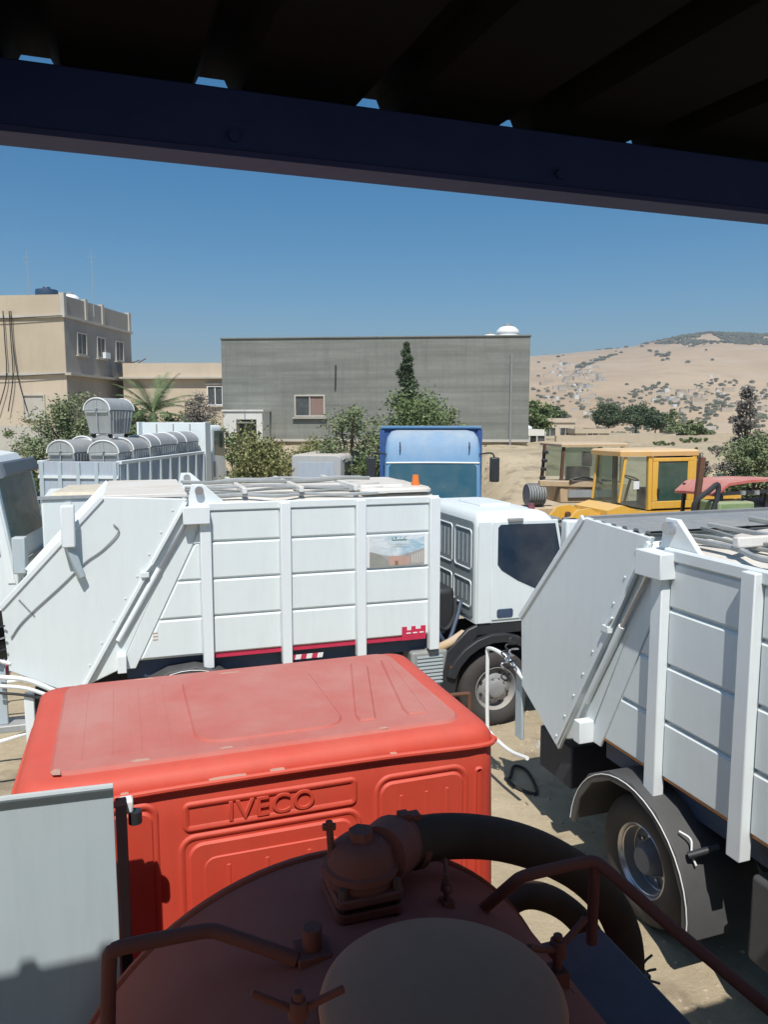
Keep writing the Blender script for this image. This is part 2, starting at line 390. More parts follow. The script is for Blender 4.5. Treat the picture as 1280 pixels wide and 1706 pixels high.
def wheel(root, x, yo, sd, r=.53, width=.28, concave=False, rimmat=None):
    k = r / .53; c = Vector((x, yo, r)); ax = Vector((0, sd, 0))
    pr = [(.29,-.03),(.33,.0),(.42,.014),(.475,.0),(.51,-.025),(.53,-.055)]
    for i in range(4):
        a = -.07 - i*(width-.13)/4; b = (width-.13)/4
        pr += [(.53, a), (.53, a-b*.7), (.518, a-b*.75), (.518, a-b*.97)]
    pr += [(.53,-width+.05),(.50,-width+.01),(.42,-width),(.30,-width+.03)]
    t = MB().lathe([(a*k, b) for a, b in pr], c, ax, 40, True).build('wheel', M['tyre'], root)
    if concave: rp = [(.262,-width+.02),(.275,-.04),(.30,-.012),(.31,-.02),(.29,-.03),(.268,-.05),(.26,-.13),(.235,-.17),(.15,-.175),(.135,-.10),(.12,-.05),(.10,-.03),(.03,-.03)]
    else: rp = [(.262,-width+.02),(.275,-.04),(.30,-.012),(.31,-.02),(.292,-.03),(.272,-.05),(.262,-.11),(.22,-.085),(.17,-.04),(.13,-.035),(.12,.02),(.09,.035),(.02,.035)]
    if concave:
        rm = MB().lathe([(a*k, b) for a, b in rp[:6]], c, ax, 32, False) if False else MB().lathe([(.262*k, -width+.02), (.275*k,-.04),(.30*k,-.012),(.31*k,-.02),(.29*k,-.03),(.268*k,-.05),(.258*k,-.155),(.250*k,-.155)], c, ax, 32, True).build('rim', rimmat or M['steel'], t)
        MB().lathe([(.249*k, -.16)] + [(a*k, b) for a, b in rp[7:]], c, ax, 32).build('rim_dish', M['rimd'], t)
    else: rm = MB().lathe([(a*k, b) for a, b in rp], c, ax, 32).build('rim', rimmat or M['rim'], t)
    nb, hb = MB(), MB()
    for i in range(10):
        a = 2*PI*i/10; h = -.17 if concave else -.04; rr = .175*k if concave else .15*k
        p = c + Vector((rr*math.cos(a), sd*h, rr*math.sin(a))); nb.cyl(p - ax*.02, p + ax*.03, .013, n=6)
    tag(nb.build('wheel_nut_ring', M['steel'], t), kind='stuff')
    for i in range(8):
        a = 2*PI*(i+.5)/8; h = -.172 if concave else -.078; rr = .212*k
        p = c + Vector((rr*math.cos(a), sd*h, rr*math.sin(a)))
        hb.cyl(p - ax*.01, p + ax*.012, .024*k, n=10)
    tag(hb.build('vent_hole_ring', M['black'], t), kind='stuff')
    return t

def arch(mb, cx, cz, r, y0, y1, a0, a1, n, th=.03, lip=.05):
    """faceted mudguard: a strip bent over the wheel, with a turned-down lip on its outer rim"""
    rings = []
    for i in range(n+1):
        a = R(a0 + (a1-a0)*i/n); c, s = math.cos(a), math.sin(a)
        f = lambda rr, y: (cx + rr*c, y, cz + rr*s)
        rings.append([f(r, y0), f(r, y1), f(r-th, y1), f(r-th, y0 + .03*(1 if y1 > y0 else -1)), f(r-lip-th, y0 + .03*(1 if y1 > y0 else -1)), f(r-lip-th, y0)])
    return mb.loft(rings)

def cab_shell(root, x0, L, hw, z0, z1, mat, name='cab', slope=.2, wz=.55, rc=.09, tr=1):
    lv = [(z0, 0, L-.02, hw-.01, rc*.8), (z0+.06, 0, L, hw, rc), (z0+wz, 0, L, hw, rc), (z1-.22, 0, L-slope, hw-.015, rc), (z1-.11*tr, .012*tr, L-slope-.05, hw-.035*tr, rc),
          (z1-.045*tr, .04*tr, L-slope-.12, hw-.075*tr, rc), (z1-.012*tr, .085*tr, L-slope-.2, hw-.13*tr, rc*.8), (z1, .15*tr, L-slope-.3, hw-.2*tr, rc*.7)]
    mb = MB(); mb.loft([[(x0+a, b, z) for a, b in rrect(xa, xb, -h, h, r, 4)] for z, xa, xb, h, r in lv])
    return mb.build(name, mat, root, 38)

def text_mesh(txt, size, ext, name, mat, parent, loc, rot, spacing=1.0, bevel=0):
    cu = bpy.data.curves.new('txt', 'FONT'); cu.body = txt; cu.size = size; cu.extrude = ext; cu.align_x = 'CENTER'; cu.align_y = 'CENTER'
    cu.space_character = spacing; cu.bevel_depth = bevel; cu.offset = .0
    t = bpy.data.objects.new('t', cu); C.objects.link(t)
    dg = bpy.context.evaluated_depsgraph_get(); me = bpy.data.meshes.new_from_object(t.evaluated_get(dg)); bpy.data.objects.remove(t)
    me.materials.clear(); me.materials.append(mat); me.name = name
    o = bpy.data.objects.new(name, me); C.objects.link(o); o.parent = parent
    o.matrix_local = Matrix.LocRotScale(Vector(loc), rot, None)
    return o

def rot_from(u, v):
    u, v = Vector(u).normalized(), Vector(v).normalized(); n = u.cross(v)
    return Matrix((u, v, n)).transposed().to_quaternion()

ROWS = [(1.40, 1.845), (1.865, 2.295), (2.315, 2.745), (2.765, 3.12)]
A_, B_, C_, D_, E_ = (-1.08, 3.33), (-.16, 3.28), (-1.41, 1.03), (-2.18, 2.12), (-2.14, 1.42)
def garbage_truck(loc, ang, label, posts, L, red=True, hw=1.05):
    """rear loading refuse truck: panelled body between upright posts, slanted hopper at the rear, cab in front"""
    r = empty('garbage_truck', loc, ang, label, 'garbage truck')
    W, P2 = M['white'], M['post']
    poly = [(-.92, 1.38), (L, 1.38), (L, 3.13), (-.07, 3.13)]
    MB().plate(poly, (0, hw, 0), X, Z, 2*hw, .012).build('body', W, r, 30)
    for sd in (-1, 1):
        for i, (a, b) in enumerate(ROWS):
            sl = lambda z: -.92 + (z-1.38)*.487 + .17
            segs = [(None, posts[0]-.06)] + [(posts[k]+.06, posts[k+1]-.06) for k in range(len(posts)-1)]
            for k, (u0, u1) in enumerate(segs):
                q = [(sl(a), a), (u1, a), (u1, b), (sl(b), b)] if u0 is None else [(u0, a), (u1, a), (u1, b), (u0, b)]
                mb = MB(); side(mb, sd, hw, q, .032, .018)
                mb.build('side_panel', W, r, 20)
        for k, p in enumerate(posts):
            mb = MB(); wd = .062 if k < len(posts)-1 else .07
            y0, y1 = sd*(hw+.002), sd*(hw+.105)
            z1 = 3.20 if k else 2.99
            mb.box(p-wd, p+wd, min(y0, y1), max(y0, y1), 1.20 if k != 0 else 1.24, z1)
            mb.build('post', P2, r, 30, bevel=.008)
        mb = MB(); side(mb, sd, hw, [(-.06, 3.125), (L, 3.125), (L, 3.22), (-.03, 3.22)], .05, .012); mb.build('top_rail', W, r, 30)
        mb = MB(); side(mb, sd, hw, [(-.98, 1.30), (-.80, 1.30), (.02, 3.0), (-.13, 3.14)], .022, .006); mb.build('rear_flange', W, r, 30)
        mb = MB(); y0, y1 = sd*(hw+.02), sd*(hw+.17); mb.box(-1.0, -.90, min(y0, y1), max(y0, y1), 1.30, 1.50); mb.build('hinge_stub', P2, r, bevel=.006)
        # hinge cap over the first post, with its pivot gusset
        mb = MB(); y0, y1 = sd*(hw-.02), sd*(hw+.17); mb.box(-.22, .085, min(y0, y1), max(y0, y1), 2.99, 3.19); cap = mb.build('hinge_cap', P2, r, bevel=.008)
        mb = MB(); side(mb, sd, hw, [(-.16, 3.195), (.12, 3.0), (.30, 3.14), (.30, 3.2), (.03, 3.44), (-.10, 3.44)], .04, .006, off=-.05); mb.build('gusset', P2, cap)
        mb = MB(); mb.cyl((-.02, sd*(hw-.06), 3.37), (-.02, sd*(hw+.05), 3.37), .05, n=14); mb.build('pivot_pin', M['steel'], cap)
        # hopper cheek plate
        mb = MB(); side(mb, sd, hw, [A_, D_, E_, C_, B_], .04, .01, off=.03); ck = mb.build('hopper_cheek', M['white'], r, 30)
        e = MB(); yy = sd*(hw+.075)
        e.bar((A_[0]-.01, yy, A_[1]), (D_[0]-.01, yy, D_[1]+.02), .03, .06).build('edge_beam', P2, ck, bevel=.01)
        e = MB(); e.bar((B_[0]-.02, yy+sd*.0, B_[1]-.04), (C_[0], yy, C_[1]+.06), .03, .04).build('edge_bead', P2, ck, bevel=.006)
        cy = MB(); cy.cyl((-.13, sd*(hw+.06), 3.08), (-.56, sd*(hw+.06), 2.38), .020, n=10)
        cy.build('piston_rod', M['steel'], r); cy = MB(); cy.cyl((-.50, sd*(hw+.055), 2.48), (-.98, sd*(hw+.055), 1.66), .032, n=12)
        cy.build('lift_cylinder', P2, r)
        for k in range(9):
            t_ = (k+.5)/9; px_, pz_ = B_[0] + (C_[0]-B_[0])*t_ - .10, B_[1] + (C_[1]-B_[1])*t_
            rv = MB(); rv.cyl((px_, sd*(hw+.069), pz_), (px_, sd*(hw+.079), pz_), .011, n=6); rv.build('rivet', P2, ck)
        l = MB(); l.obox((-.66, sd*(hw+.09), 2.42), .09, .05, .06); l.bar((-.68, sd*(hw+.10), 2.42), (-.58, sd*(hw+.10), 2.54), .02); l.build('latch', M['white'], ck, bevel=.005)
    core = [(-1.06, 3.27), (-2.10, 2.08), (-2.05, 1.46), (-1.42, 1.12), (-.98, 1.30), (-.12, 3.14), (-.26, 3.27)]
    MB().plate(core, (0, hw+.025, 0), X, Z, 2*hw+.05, .01).build('hopper', M['white'], r, 30)
    if red: MB().box(-1.08, -.16, -hw-.06, hw+.06, 3.30, 3.345).build('hopper_top', M['roofw'], r, bevel=.008)
    else:
        pr = []; q = -1.06
        while q < -.2: pr += [(q, 3.285), (q+.05, 3.285), (q+.075, 3.325), (q+.125, 3.325)]; q += .15
        A, B = [(a, -hw-.06, b) for a, b in pr], [(a, hw+.06, b) for a, b in pr]
        mb = MB(); mb.loft([A, B, [(a, b, c-.02) for a, b, c in B], [(a, b, c-.02) for a, b, c in A], A], False, False, False); mb.build('ribbed_hopper_top', M['corr'], r, 20)
        MB().bar((-1.09, -hw-.06, 3.31), (-1.09, hw+.06, 3.31), .03, .06).build('hopper_top_rail', M['corr'], r, bevel=.005)
    # crowned roof with hatch, hoses and beacon
    rings = []
    for x in (-.08, .05, .5, L-.5, L-.1, L):
        k = .6 if x in (-.08, L) else 1
        rings.append([(x, hw-.03, 3.13)] + [(x, -(-1 + 2*i/10)*(hw-.03), 3.18 + .16*k*(1 - (2*i/10-1)**2)) for i in range(11)] + [(x, -hw+.03, 3.13)])
    MB().loft([q for q in rings]).build('roof', M['roofw'], r, 50)
    mb = MB(); mb.plate(rrect(L-.95, L-.35, -.75, -.2, .05), (0, 0, 3.30), X, Y_, .05, .015); mb.build('roof_hatch', M['roofw'], r)
    mb = MB(); mb.plate(rrect(L-1.0, L-.02, -.95, .95, .12), (0, 0, 3.26), X, Y_, .06, .03); mb.build('roof_box', M['roofw'], r)
    mb = MB(); mb.cyl((L-.15, -.62, 3.30), (L-.15, -.62, 3.36), .06, n=14); mb.cyl((L-.15, -.62, 3.36), (L-.15, -.62, 3.46), .05, .04, n=14); mb.build('beacon', M['amber'], r)
    rnd = random.Random(5)
    for j, (y0, rad) in enumerate([(-.93, .022), (-.80, .016), (-.55, .02), (-.1, .025), (.35, .018), (-.68, .014)]):
        pts = [(-.15 + i*(L-.5)/7, y0 + rnd.uniform(-.06, .06), 3.25 + .15*(1-(y0/1.05)**2) - .03 + rnd.uniform(0, .035)) for i in range(8)]
        MB().tube(pts, rad, 7, 4).build('hydraulic_hose', M['galv'] if j % 2 == 0 else M['grey'], r)
    for j in range(3):
        MB().box(.5 + j*.7, .56 + j*.7, -.95, .95, 3.30, 3.375).build('roof_rib', M['roofw'], r, bevel=.01)
    # chassis
    ch = MB(); ch.box(-1.3, L+1.9, -.48, -.38, .85, 1.12); ch.box(-1.3, L+1.9, .38, .48, .85, 1.12)
    for x in (-1.0, .9, 1.8, 2.6, L+1.2): ch.box(x, x+.1, -.38, .38, .88, 1.08)
    ch.build('chassis', M['chassis'], r)
    MB().box(-.9, L-.05, -hw+.12, hw-.12, 1.14, 1.375).build('subframe', M['navy'], r)
    for sd in (-1, 1):
        wheel(r, -.24, sd*(hw+.0), sd, concave=True)
        wheel(r, -.24, sd*(hw-.33), sd, concave=True)
        wheel(r, L+.88, sd*(hw+.02), sd)
        g = MB(); arch(g, -.2, .5, .80, sd*(hw+.19), sd*(hw-.50), -7, 176, 8); gg = g.build('mudguard', M['guard'], r, 25, bevel=.008)
        e = MB(); pts = [(-.2 + .775*math.cos(R(a)), sd*(hw+.195), .5 + .768*math.sin(R(a))) for a in np.linspace(-5, 174, 22)]
        e.tube(pts, .0045, 5, 1); e.build('guard_edging', M['plastw'], gg)
        b = MB(); b.cyl((.47, sd*(hw+.12), 1.0), (.56, sd*(hw-.08), 1.08), .028, n=10); b.build('guard_clamp', M['black'], gg)
        b = MB(); b.tube([(.34, sd*(hw+.10), 1.12), (.42, sd*(hw+.06), 1.09), (.46, sd*(hw+.08), 1.0), (.50, sd*(hw+.07), .93)], .008, 6); b.build('guard_cable', M['plastw'], gg)
    # rear gear: bumper, guard rails, lamps, coiled air hoses
    MB().box(-1.95, -1.35, -hw+.05, hw-.05, .62, 1.05).build('rear_bumper', M['chassis'], r, bevel=.02)
    for sd in (-1, 1):
        t = MB(); y = sd*(hw+.06)
        t.tube([(-2.12, y, 1.50), (-2.5, y, 1.62), (-2.92, y, 1.60), (-2.95, y, 1.45), (-2.93, y, .72), (-2.85, y, .62), (-2.4, y, .60), (-2.0, y, .68)], .022, 8, 4)
        t.build('step_rail', M['plastw'], r)
        m = MB(); m.box(-2.32, -2.18, sd*(hw+.02)-.02, sd*(hw+.02)+.02, .80, 1.55); m.build('rear_lamp_plate', M['lightgrey'], r, bevel=.01)
        for q in range(3):
            h = MB(); zz = 1.95 - q*.13
            pts = [(-2.2 + .05*math.cos(t_*.9) - .012*t_, sd*(hw+.12) + .03*math.sin(t_*.9), zz - .014*t_) for t_ in range(24)]
            h.tube(pts, .010, 5, 2); h.build('coiled_hose', M['steel'] if q % 2 else M['black'], r)
    if red:
        mb = MB(); side(mb, -1, hw, [(.07, 1.335), (2.62, 1.335), (2.62, 1.395), (.07, 1.395)], .006, .001, off=.003); mb.build('crimson_stripe', M['redtape'], r)
        mb = MB(); side(mb, -1, hw, [(2.50, 1.34), (2.83, 1.34), (2.83, 1.52), (2.76, 1.52), (2.76, 1.48), (2.69, 1.48), (2.69, 1.52), (2.63, 1.52), (2.63, 1.47), (2.57, 1.47), (2.57, 1.52), (2.5, 1.52)], .004, .0005, off=.0325)
        mb.build('crimson_emblem', M['redtape'], r)
        for j in range(3):
            mb = MB(); side(mb, -1, hw, [(2.56 + j*.09, 1.425), (2.62 + j*.09, 1.425), (2.62 + j*.09, 1.44), (2.56 + j*.09, 1.44)], .003, .0005, off=.037); mb.build('emblem_bar', M['plastw'], r)
        for j in range(6):
            mb = MB(); q = 1.02 + j*.07; side(mb, -1, hw, [(q, 1.22), (q+.07, 1.22), (q+.085, 1.28), (q+.015, 1.28)], .005, .001, off=.02)
            mb.build('reflector_block', M['plastw'] if j % 2 else M['redtape'], r)
        poster(r, hw)
        f = MB(); side(f, -1, hw, [(2.55, 1.53), (2.6, 1.53), (2.6, 1.5), (2.55, 1.5)], .001, .0001)
        # the worn vertical lettering on the rearmost panel
        for j, zz in enumerate((1.70, 1.66, 1.62)):
            mb = MB(); side(mb, -1, hw, [(-.60, zz), (-.54, zz), (-.54, zz+.012), (-.60, zz+.012)], .002, .0003, off=.033); mb.build('worn_mark', M['worn'], r)
        # lamp bracket and hose on the hopper
        mb = MB(); mb.box(-1.52, -1.38, -hw-.25, -hw-.08, 2.80, 3.26); mb.build('lamp_bracket', P2, r, bevel=.012)
        mb = MB(); mb.bar((-1.45, -hw-.16, 2.80), (-1.34, -hw-.12, 2.44), .10, .08); mb.build('bracket_foot', M['lightgrey'], r, bevel=.012)
        mb = MB(); mb.tube([(-.98, -hw-.085, 3.02), (-.93, -hw-.09, 2.93), (-1.10, -hw-.085, 2.74), (-1.30, -hw-.085, 2.60), (-1.55, -hw-.085, 2.36), (-1.95, -hw-.085, 2.0), (-2.1, -hw-.085, 1.80)], .0075, 6, 5); mb.build('air_hose', M['grey'], r)
        for q in range(7):
            mb = MB(); mb.box(-2.36, -2.33, -.95 + q*.27, -.70 + q*.27, .98, 1.16); mb.build('striped_board', M['redtape'] if q % 2 else M['plastw'], r)
        for q, (za, zb) in enumerate(((1.38, 1.12), (1.28, 1.04), (1.20, 1.0))):
            mb = MB(); mb.tube([(-2.25, -hw-.12, za), (-1.95, -hw-.14, za-.06), (-1.6, -hw-.13, zb), (-1.42, -hw-.10, zb-.05), (-1.36, -hw-.08, zb+.06)], .028 - .006*q, 8, 5); mb.build('tail_pipe', M['post'] if q < 2 else M['black'], r)
        mb = MB(); mb.box(-2.0, -1.9, -hw-.12, -hw-.02, .55, 1.15); mb.build('jack_leg', P2, r, bevel=.01)
        mb = MB(); mb.box(-2.3, -1.7, -hw-.10, -hw+.2, .72, .80); mb.build('foot_step', M['galv'], r, bevel=.01)
        mb = MB(); mb.tube([(-2.0, -hw-.073, 2.22), (-1.85, -hw-.073, 2.02)], .008, 5, 1); mb.build('weld_seam', M['grey'], r)
    else:
        mb = MB(); side(mb, -1, hw, [(-.88, 1.375), (L, 1.375), (L, 1.425), (-.86, 1.425)], .006, .001, off=.004); mb.build('orange_stripe', M['orange'], r)
        text_mesh('0', .13, .002, 'zero_mark', M['plastw'], r, (-1.75, -hw-.085, .93), rot_from((1, 0, 0), (0, 0, 1)))
    # body front gear between body and cab
    x0 = L + .56
    mb = MB(); mb.box(L+.08, L+.42, -.7, .7, 1.1, 1.9); mb.build('engine_cover', M['black'], r, bevel=.08, seg=3)
    for j in range(5):
        pts = [(L+.02, -.85 + .1*j, 1.5+.12*j), (L+.2, -.9+.12*j, 1.2+.15*j), (L+.38, -.8+.1*j, 1.45), (L+.5, -.7+.2*j, 1.7)]
        MB().tube(pts, .028, 7, 5).build('cable_loop', M['black'] if j % 2 else M['navy'], r)
    MB().tube([(L-.02, -.95, 1.12), (L+.2, -1.0, 1.22), (L+.45, -.9, 1.30)], .06, 10, 5).build('air_duct', M['tan'], r)
    bb = MB(); bb.box(L-.36, L+.16, -hw-.02, -hw+.35, .66, 1.16); bx = bb.build('battery_box', M['grey'], r, bevel=.04, seg=3)
    for j in range(8):
        MB().box(L-.28, L+.08, -hw-.032, -hw-.015, .72 + j*.05, .745 + j*.05).build('louvre', M['lightgrey'], bx)
    bb = MB(); bb.box(.95, 1.9, -hw-.01, -hw+.45, .5, 1.12); bb.build('side_tank', M['guard'], r, bevel=.03)
    t = MB(); t.tube([(L-.2, -hw-.18, .58), (L+.34, -hw-.18, .58), (L+.40, -hw-.18, .52), (L+.40, -hw-.18, .05+.2)], .028, 8, 3); t.build('side_guard', M['rust'], r)
    # cab
    cabx = x0; LC = 1.42
    cb = cab_shell(r, cabx, LC, hw+.02, 1.46, 2.97, M['white'], slope=.22, wz=.50)
    h2 = hw + .02
    MB().plate(rrect(cabx+.35, cabx+.85, -.42, .42, .05), (0, 0, 2.962), X, Y_, .045, .02).build('roof_vent', M['white'], r)
    mb = MB(); mb.cyl((cabx+LC-.48, -.8, 2.93), (cabx+LC-.48, -.8, 3.04), .055, .04, n=14); mb.build('cab_beacon', plain('maroon_lens', (.2, .06, .08), .4), r)
    for sd in (-1, 1):
        d = [(cabx+.23, 1.50), (cabx+LC-.05, 1.50), (cabx+LC-.05, 1.98), (cabx+LC-.22, 2.84), (cabx+.23, 2.84)]
        mb = MB(); side(mb, sd, h2, d, .014, .008, off=-.004); dr = mb.build('door', M['white'], r, 30)
        wn = [(cabx+.30, 2.26), (cabx+.36, 2.18), (cabx+.60, 2.03), (cabx+.92, 1.88), (cabx+1.04, 1.80), (cabx+1.10, 1.66), (cabx+LC-.07, 1.66), (cabx+LC-.08, 1.98), (cabx+LC-.26, 2.79), (cabx+.34, 2.80), (cabx+.30, 2.76)]
        mb = MB(); side(mb, sd, h2, wn, .012, .004, off=.006); mb.build('window', M['glass'], dr, 30)
        mb = MB(); side(mb, sd, h2, rrect(cabx+.30, cabx+.54, 1.53, 1.65, .03), .010, .004, off=.010); mb.build('handle', M['navy'], dr)
        mb = MB(); side(mb, sd, h2, rrect(cabx+.44, cabx+.66, 2.83, 2.88, .012), .05, .01, off=.0); mb.build('gutter_lamp', M['grey'], dr)
        mb = MB(); side(mb, sd, h2, [(cabx-.0+.02, 1.47), (cabx+.21, 1.47), (cabx+.21, 2.84), (cabx+.02, 2.84)], .006, .003, off=-.002); mb.build('corner_panel', M['white'], r)
        mb = MB(); y = sd*(h2+.02)
        mb.box(cabx+LC-.18, cabx+LC+.06, min(y, y+sd*.16), max(y, y+sd*.16), 2.32, 2.84); mr = mb.build('mirror', M['white'], r, bevel=.03, seg=3)
        mb = MB(); mb.box(cabx+LC-.20, cabx+LC+.16, min(y, y+sd*.22), max(y, y+sd*.22), 2.16, 2.28); mb.build('lower_mirror', M['white'], r, bevel=.03, seg=3)
        MB().tube([(cabx+LC-.2, sd*(h2-.02), 2.80), (cabx+LC, sd*(h2+.08), 2.84), (cabx+LC+.08, sd*(h2+.1), 2.74)], .018, 7, 4).build('mirror_arm', M['black'], mr)
        g = MB(); arch(g, cabx+.32, .52, .80, sd*(hw+.08), sd*(hw-.45), 20, 160, 9, lip=.09); gg = g.build('front_mudguard', M['black'], r, 30, bevel=.01)
        g = MB(); side(g, sd, hw-.03, [(cabx-.42, 1.12), (cabx-.55, .50), (cabx-.30, .50), (cabx-.22, .98), (cabx+.02, 1.30), (cabx+.02, 1.45), (cabx-.12, 1.40)], .06, .01); g.build('guard_wing', M['black'], r)
        mb = MB(); mb.cyl((cabx-.34, sd*(hw+.0), .90), (cabx-.34, sd*(hw+.045), .90), .035, n=14); mb.build('side_marker', M['amber'], r)
        mb = MB(); side(mb, sd, hw, [(cabx+.0, 1.30), (cabx+LC-.1, 1.30), (cabx+LC-.02, 1.46), (cabx+.0, 1.46)], .03, .008, off=-.03); mb.build('sill', M['black'], r)
    # windscreen, grille
    v = Vector((-.22, 0, .79)).normalized()
    MB().plate(rrect(-h2+.10, h2-.10, .06, .74, .06), (cabx+LC+.002, 0, 1.96), Y_, v, .010, .004).build('windscreen', M['glass'], r)
    MB().plate(rrect(-h2+.15, h2-.15, 1.55, 1.88, .04), (cabx+LC, 0, 0), Y_, Z, .015, .005).build('grille', M['black'], r)
    MB().box(cabx+.75, cabx+LC+.06, -h2+.02, h2-.02, .55, 1.44).build('front_bumper', M['guard'], r, bevel=.05)
    for sd in (-1, 1):
        MB().plate(rrect(sd*.78-.16, sd*.78+.16, .85, 1.05, .04), (cabx+LC+.062, 0, 0), Y_, Z, .012, .004).build('headlight', M['steel'], r)
    # rear wall of the cab: its shade painted as a grey plate, with pale pressed frames
    mb = MB(); mb.plate(rrect(-h2+.10, h2-.10, 1.52, 2.84, .06), (cabx+.001, 0, 0), -Y_, Z, .012, .004); rw = mb.build('rear_wall', plain('shaded_rear_grey', (.27, .31, .32), .6), r)
    for (a, b, c, d) in ((-.92, -.42, 2.18, 2.72), (-.30, .26, 2.18, 2.72), (.36, .92, 2.18, 2.72), (-.92, -.42, 1.66, 2.02), (-.34, .26, 1.66, 2.02), (.34, .92, 1.66, 2.02)):
        q = rrect(a, b, c, d, .05); mb = MB(); mb.tube([(cabx-.013, -u_, v_) for u_, v_ in q + q[:1]], .011, 6, 1); mb.build('pressed_frame', M['post'], rw)
        for k in (1, 2, 3): xx = a + (b-a)*k/4; mb = MB(); mb.bar((cabx-.013, -xx, c+.07), (cabx-.013, -xx, d-.07), .010); mb.build('pressed_rib', M['lightgrey'], rw)
    return r

def poster(r, hw):
    m, N, L, p = newmat('poster_print')
    tc = N.new('ShaderNodeTexCoord'); s = N.new('ShaderNodeSeparateXYZ'); L.new(tc.outputs['Generated'], s.inputs[0])
    n = noise(N, L, 6, 5, .6)
    skyc = mixc(N, L, math_(N, L, 'MULTIPLY', s.outputs[0], math_(N, L, 'ADD', n, .35), True), (.62, .66, .66), (.16, .42, .58))
    cl = mixc(N, L, ramp(N, L, noise(N, L, 5, 4, .6, stretch=(1, 1, 3)), [(.45, (0,0,0)), (.65, (1,1,1))]), skyc, (.72, .76, .78))
    v = math_(N, L, 'SUBTRACT', s.outputs[2], math_(N, L, 'MULTIPLY', math_(N, L, 'ABSOLUTE', math_(N, L, 'SUBTRACT', s.outputs[0], .45)), .45))
    base = mixc(N, L, ramp(N, L, v, [(.26, (1,1,1)), (.32, (0,0,0))]), cl, (.38, .36, .33))
    L.new(base, p.inputs['Base Color']); p.inputs['Roughness'].default_value = .4
    mb = MB(); side(mb, -1, hw, [(2.04, 2.33), (2.84, 2.33), (2.84, 2.74), (2.04, 2.74)], .006, .001, off=.033); po = mb.build('poster', M['plastw'], r)
    mb = MB(); side(mb, -1, hw, [(2.06, 2.335), (2.80, 2.335), (2.80, 2.725), (2.06, 2.725)], .003, .0005, off=.0392); mb.build('poster_print', m, po)
    pink = plain('print_pink', (.55, .34, .27), .5); wh = plain('print_white', (.62, .58, .54), .5); dk = plain('print_teal', (.03, .16, .15), .5); gy = plain('print_grey', (.30, .31, .27), .5)
    def q(poly, mat, off=.0424, nm='print_building'):
        mb = MB(); side(mb, -1, hw, poly, .001, .0002, off=off); mb.build(nm, mat, po)
    q([(2.33, 2.345), (2.52, 2.345), (2.52, 2.455), (2.33, 2.47)], pink)
    q([(2.40, 2.345), (2.44, 2.345), (2.44, 2.40), (2.40, 2.40)], plain('print_brown', (.25, .17, .12), .5), .0436)
    q([(2.54, 2.35), (2.60, 2.35), (2.60, 2.45), (2.54, 2.45)], pink); q([(2.555, 2.45), (2.585, 2.45), (2.57, 2.50)], gy)
    for j in range(5): q([(2.63+j*.034, 2.36), (2.645+j*.034, 2.36), (2.645+j*.034, 2.47+j*.012), (2.63+j*.034, 2.465+j*.012)], wh, nm='print_column')
    q([(2.07, 2.345), (2.31, 2.345), (2.31, 2.40), (2.20, 2.49), (2.07, 2.53)], gy)
    x = 2.36
    for wd, hh, dz in ((.010, .04, .0), (.03, .012, 0), (.010, .045, 0), (.028, .012, 0), (.012, .022, 0), (.04, .014, 0), (.012, .03, 0), (.03, .014, 0)):
        q([(x, 2.66), (x+wd, 2.66), (x+wd, 2.66+hh), (x, 2.66+hh)], dk, .0436, 'print_letter'); x += wd + .004
    for j, xx in enumerate((2.40, 2.47, 2.53)): q([(xx, 2.70), (xx+.012, 2.70), (xx+.012, 2.708), (xx, 2.708)], dk, .0436, 'print_letter')
    q([(2.34, 2.61), (2.56, 2.61), (2.56, 2.616), (2.34, 2.616)], wh, .0436, 'print_line'); q([(2.36, 2.585), (2.54, 2.585), (2.54, 2.591), (2.36, 2.591)], wh, .0436, 'print_line')

def place(side_pt, ang, hw=1.05):
    a = R(ang); return (side_pt[0] - math.sin(a)*hw, side_pt[1] + math.cos(a)*hw, 0)
T1 = garbage_truck(place((-2.155, 9.053), 18), R(18), 'white garbage truck with crimson bottom stripe and a poster on its panelled side', [.035, .985, 1.94, 2.93], 3.0, True)
T2 = garbage_truck(place((2.208, 5.853), -71), R(-71), 'white garbage truck at the right with an orange stripe along its panelled side', [-.03, .87, 1.77, 2.67], 2.75, False)

# ------------------------------------------------------------------ red tanker truck in the foreground
TA = R(109)
FW = Vector((-.3256, .9455, 0)); RT = Vector((.9455, .3256, 0))
O3 = Vector((-.475, 3.07, 0)) + RT*.04
rt = empty('tanker_truck', O3, TA, 'red vacuum tanker truck with maroon tank directly below the camera', 'tanker truck')
def L3(p):  # lateral-right, forward, z -> local
    return (p[1], -p[0] + .04, p[2])
hw = 1.04
cb = cab_shell(rt, 0, 1.62, hw, 1.1, 2.80, M['red'], slope=.22, wz=.72, rc=.10, tr=.5)
rf = M['redroof']
# roof skin: raised dusty sheet with pressed ribs
mb = MB(); mb.plate(rrect(.10, 1.20, -.90, .90, .10, 6), (0, 0, 2.785), X, Y_, .028, .016); roof = mb.build('roof_panel', rf, rt, 40)
def rp(poly, z=2.808, d=.014, ch=.008, nm='roof_rib'):
    mb = MB(); mb.plate(poly, (0, 0, z), X, Y_, d, ch); return mb.build(nm, rf, roof, 40)
for y0 in (.80, .68, .56, .44): rp(rrect(.20, 1.08, y0-.03, y0+.03, .028), 2.804, .010, .007)
rp(rrect(.17, 1.13, .40, .86, .05), 2.804, .008, .004)
rp(rrect(.20, 1.10, -.36, .32, .12, 6), 2.806, .016, .010)
rp([(.22, -.42), (.30, -.42), (1.05, -.62), (1.05, -.70), (.97, -.70), (.22, -.50)]); rp([(.22, -.66), (.30, -.66), (1.05, -.80), (1.05, -.85), (.22, -.76)])
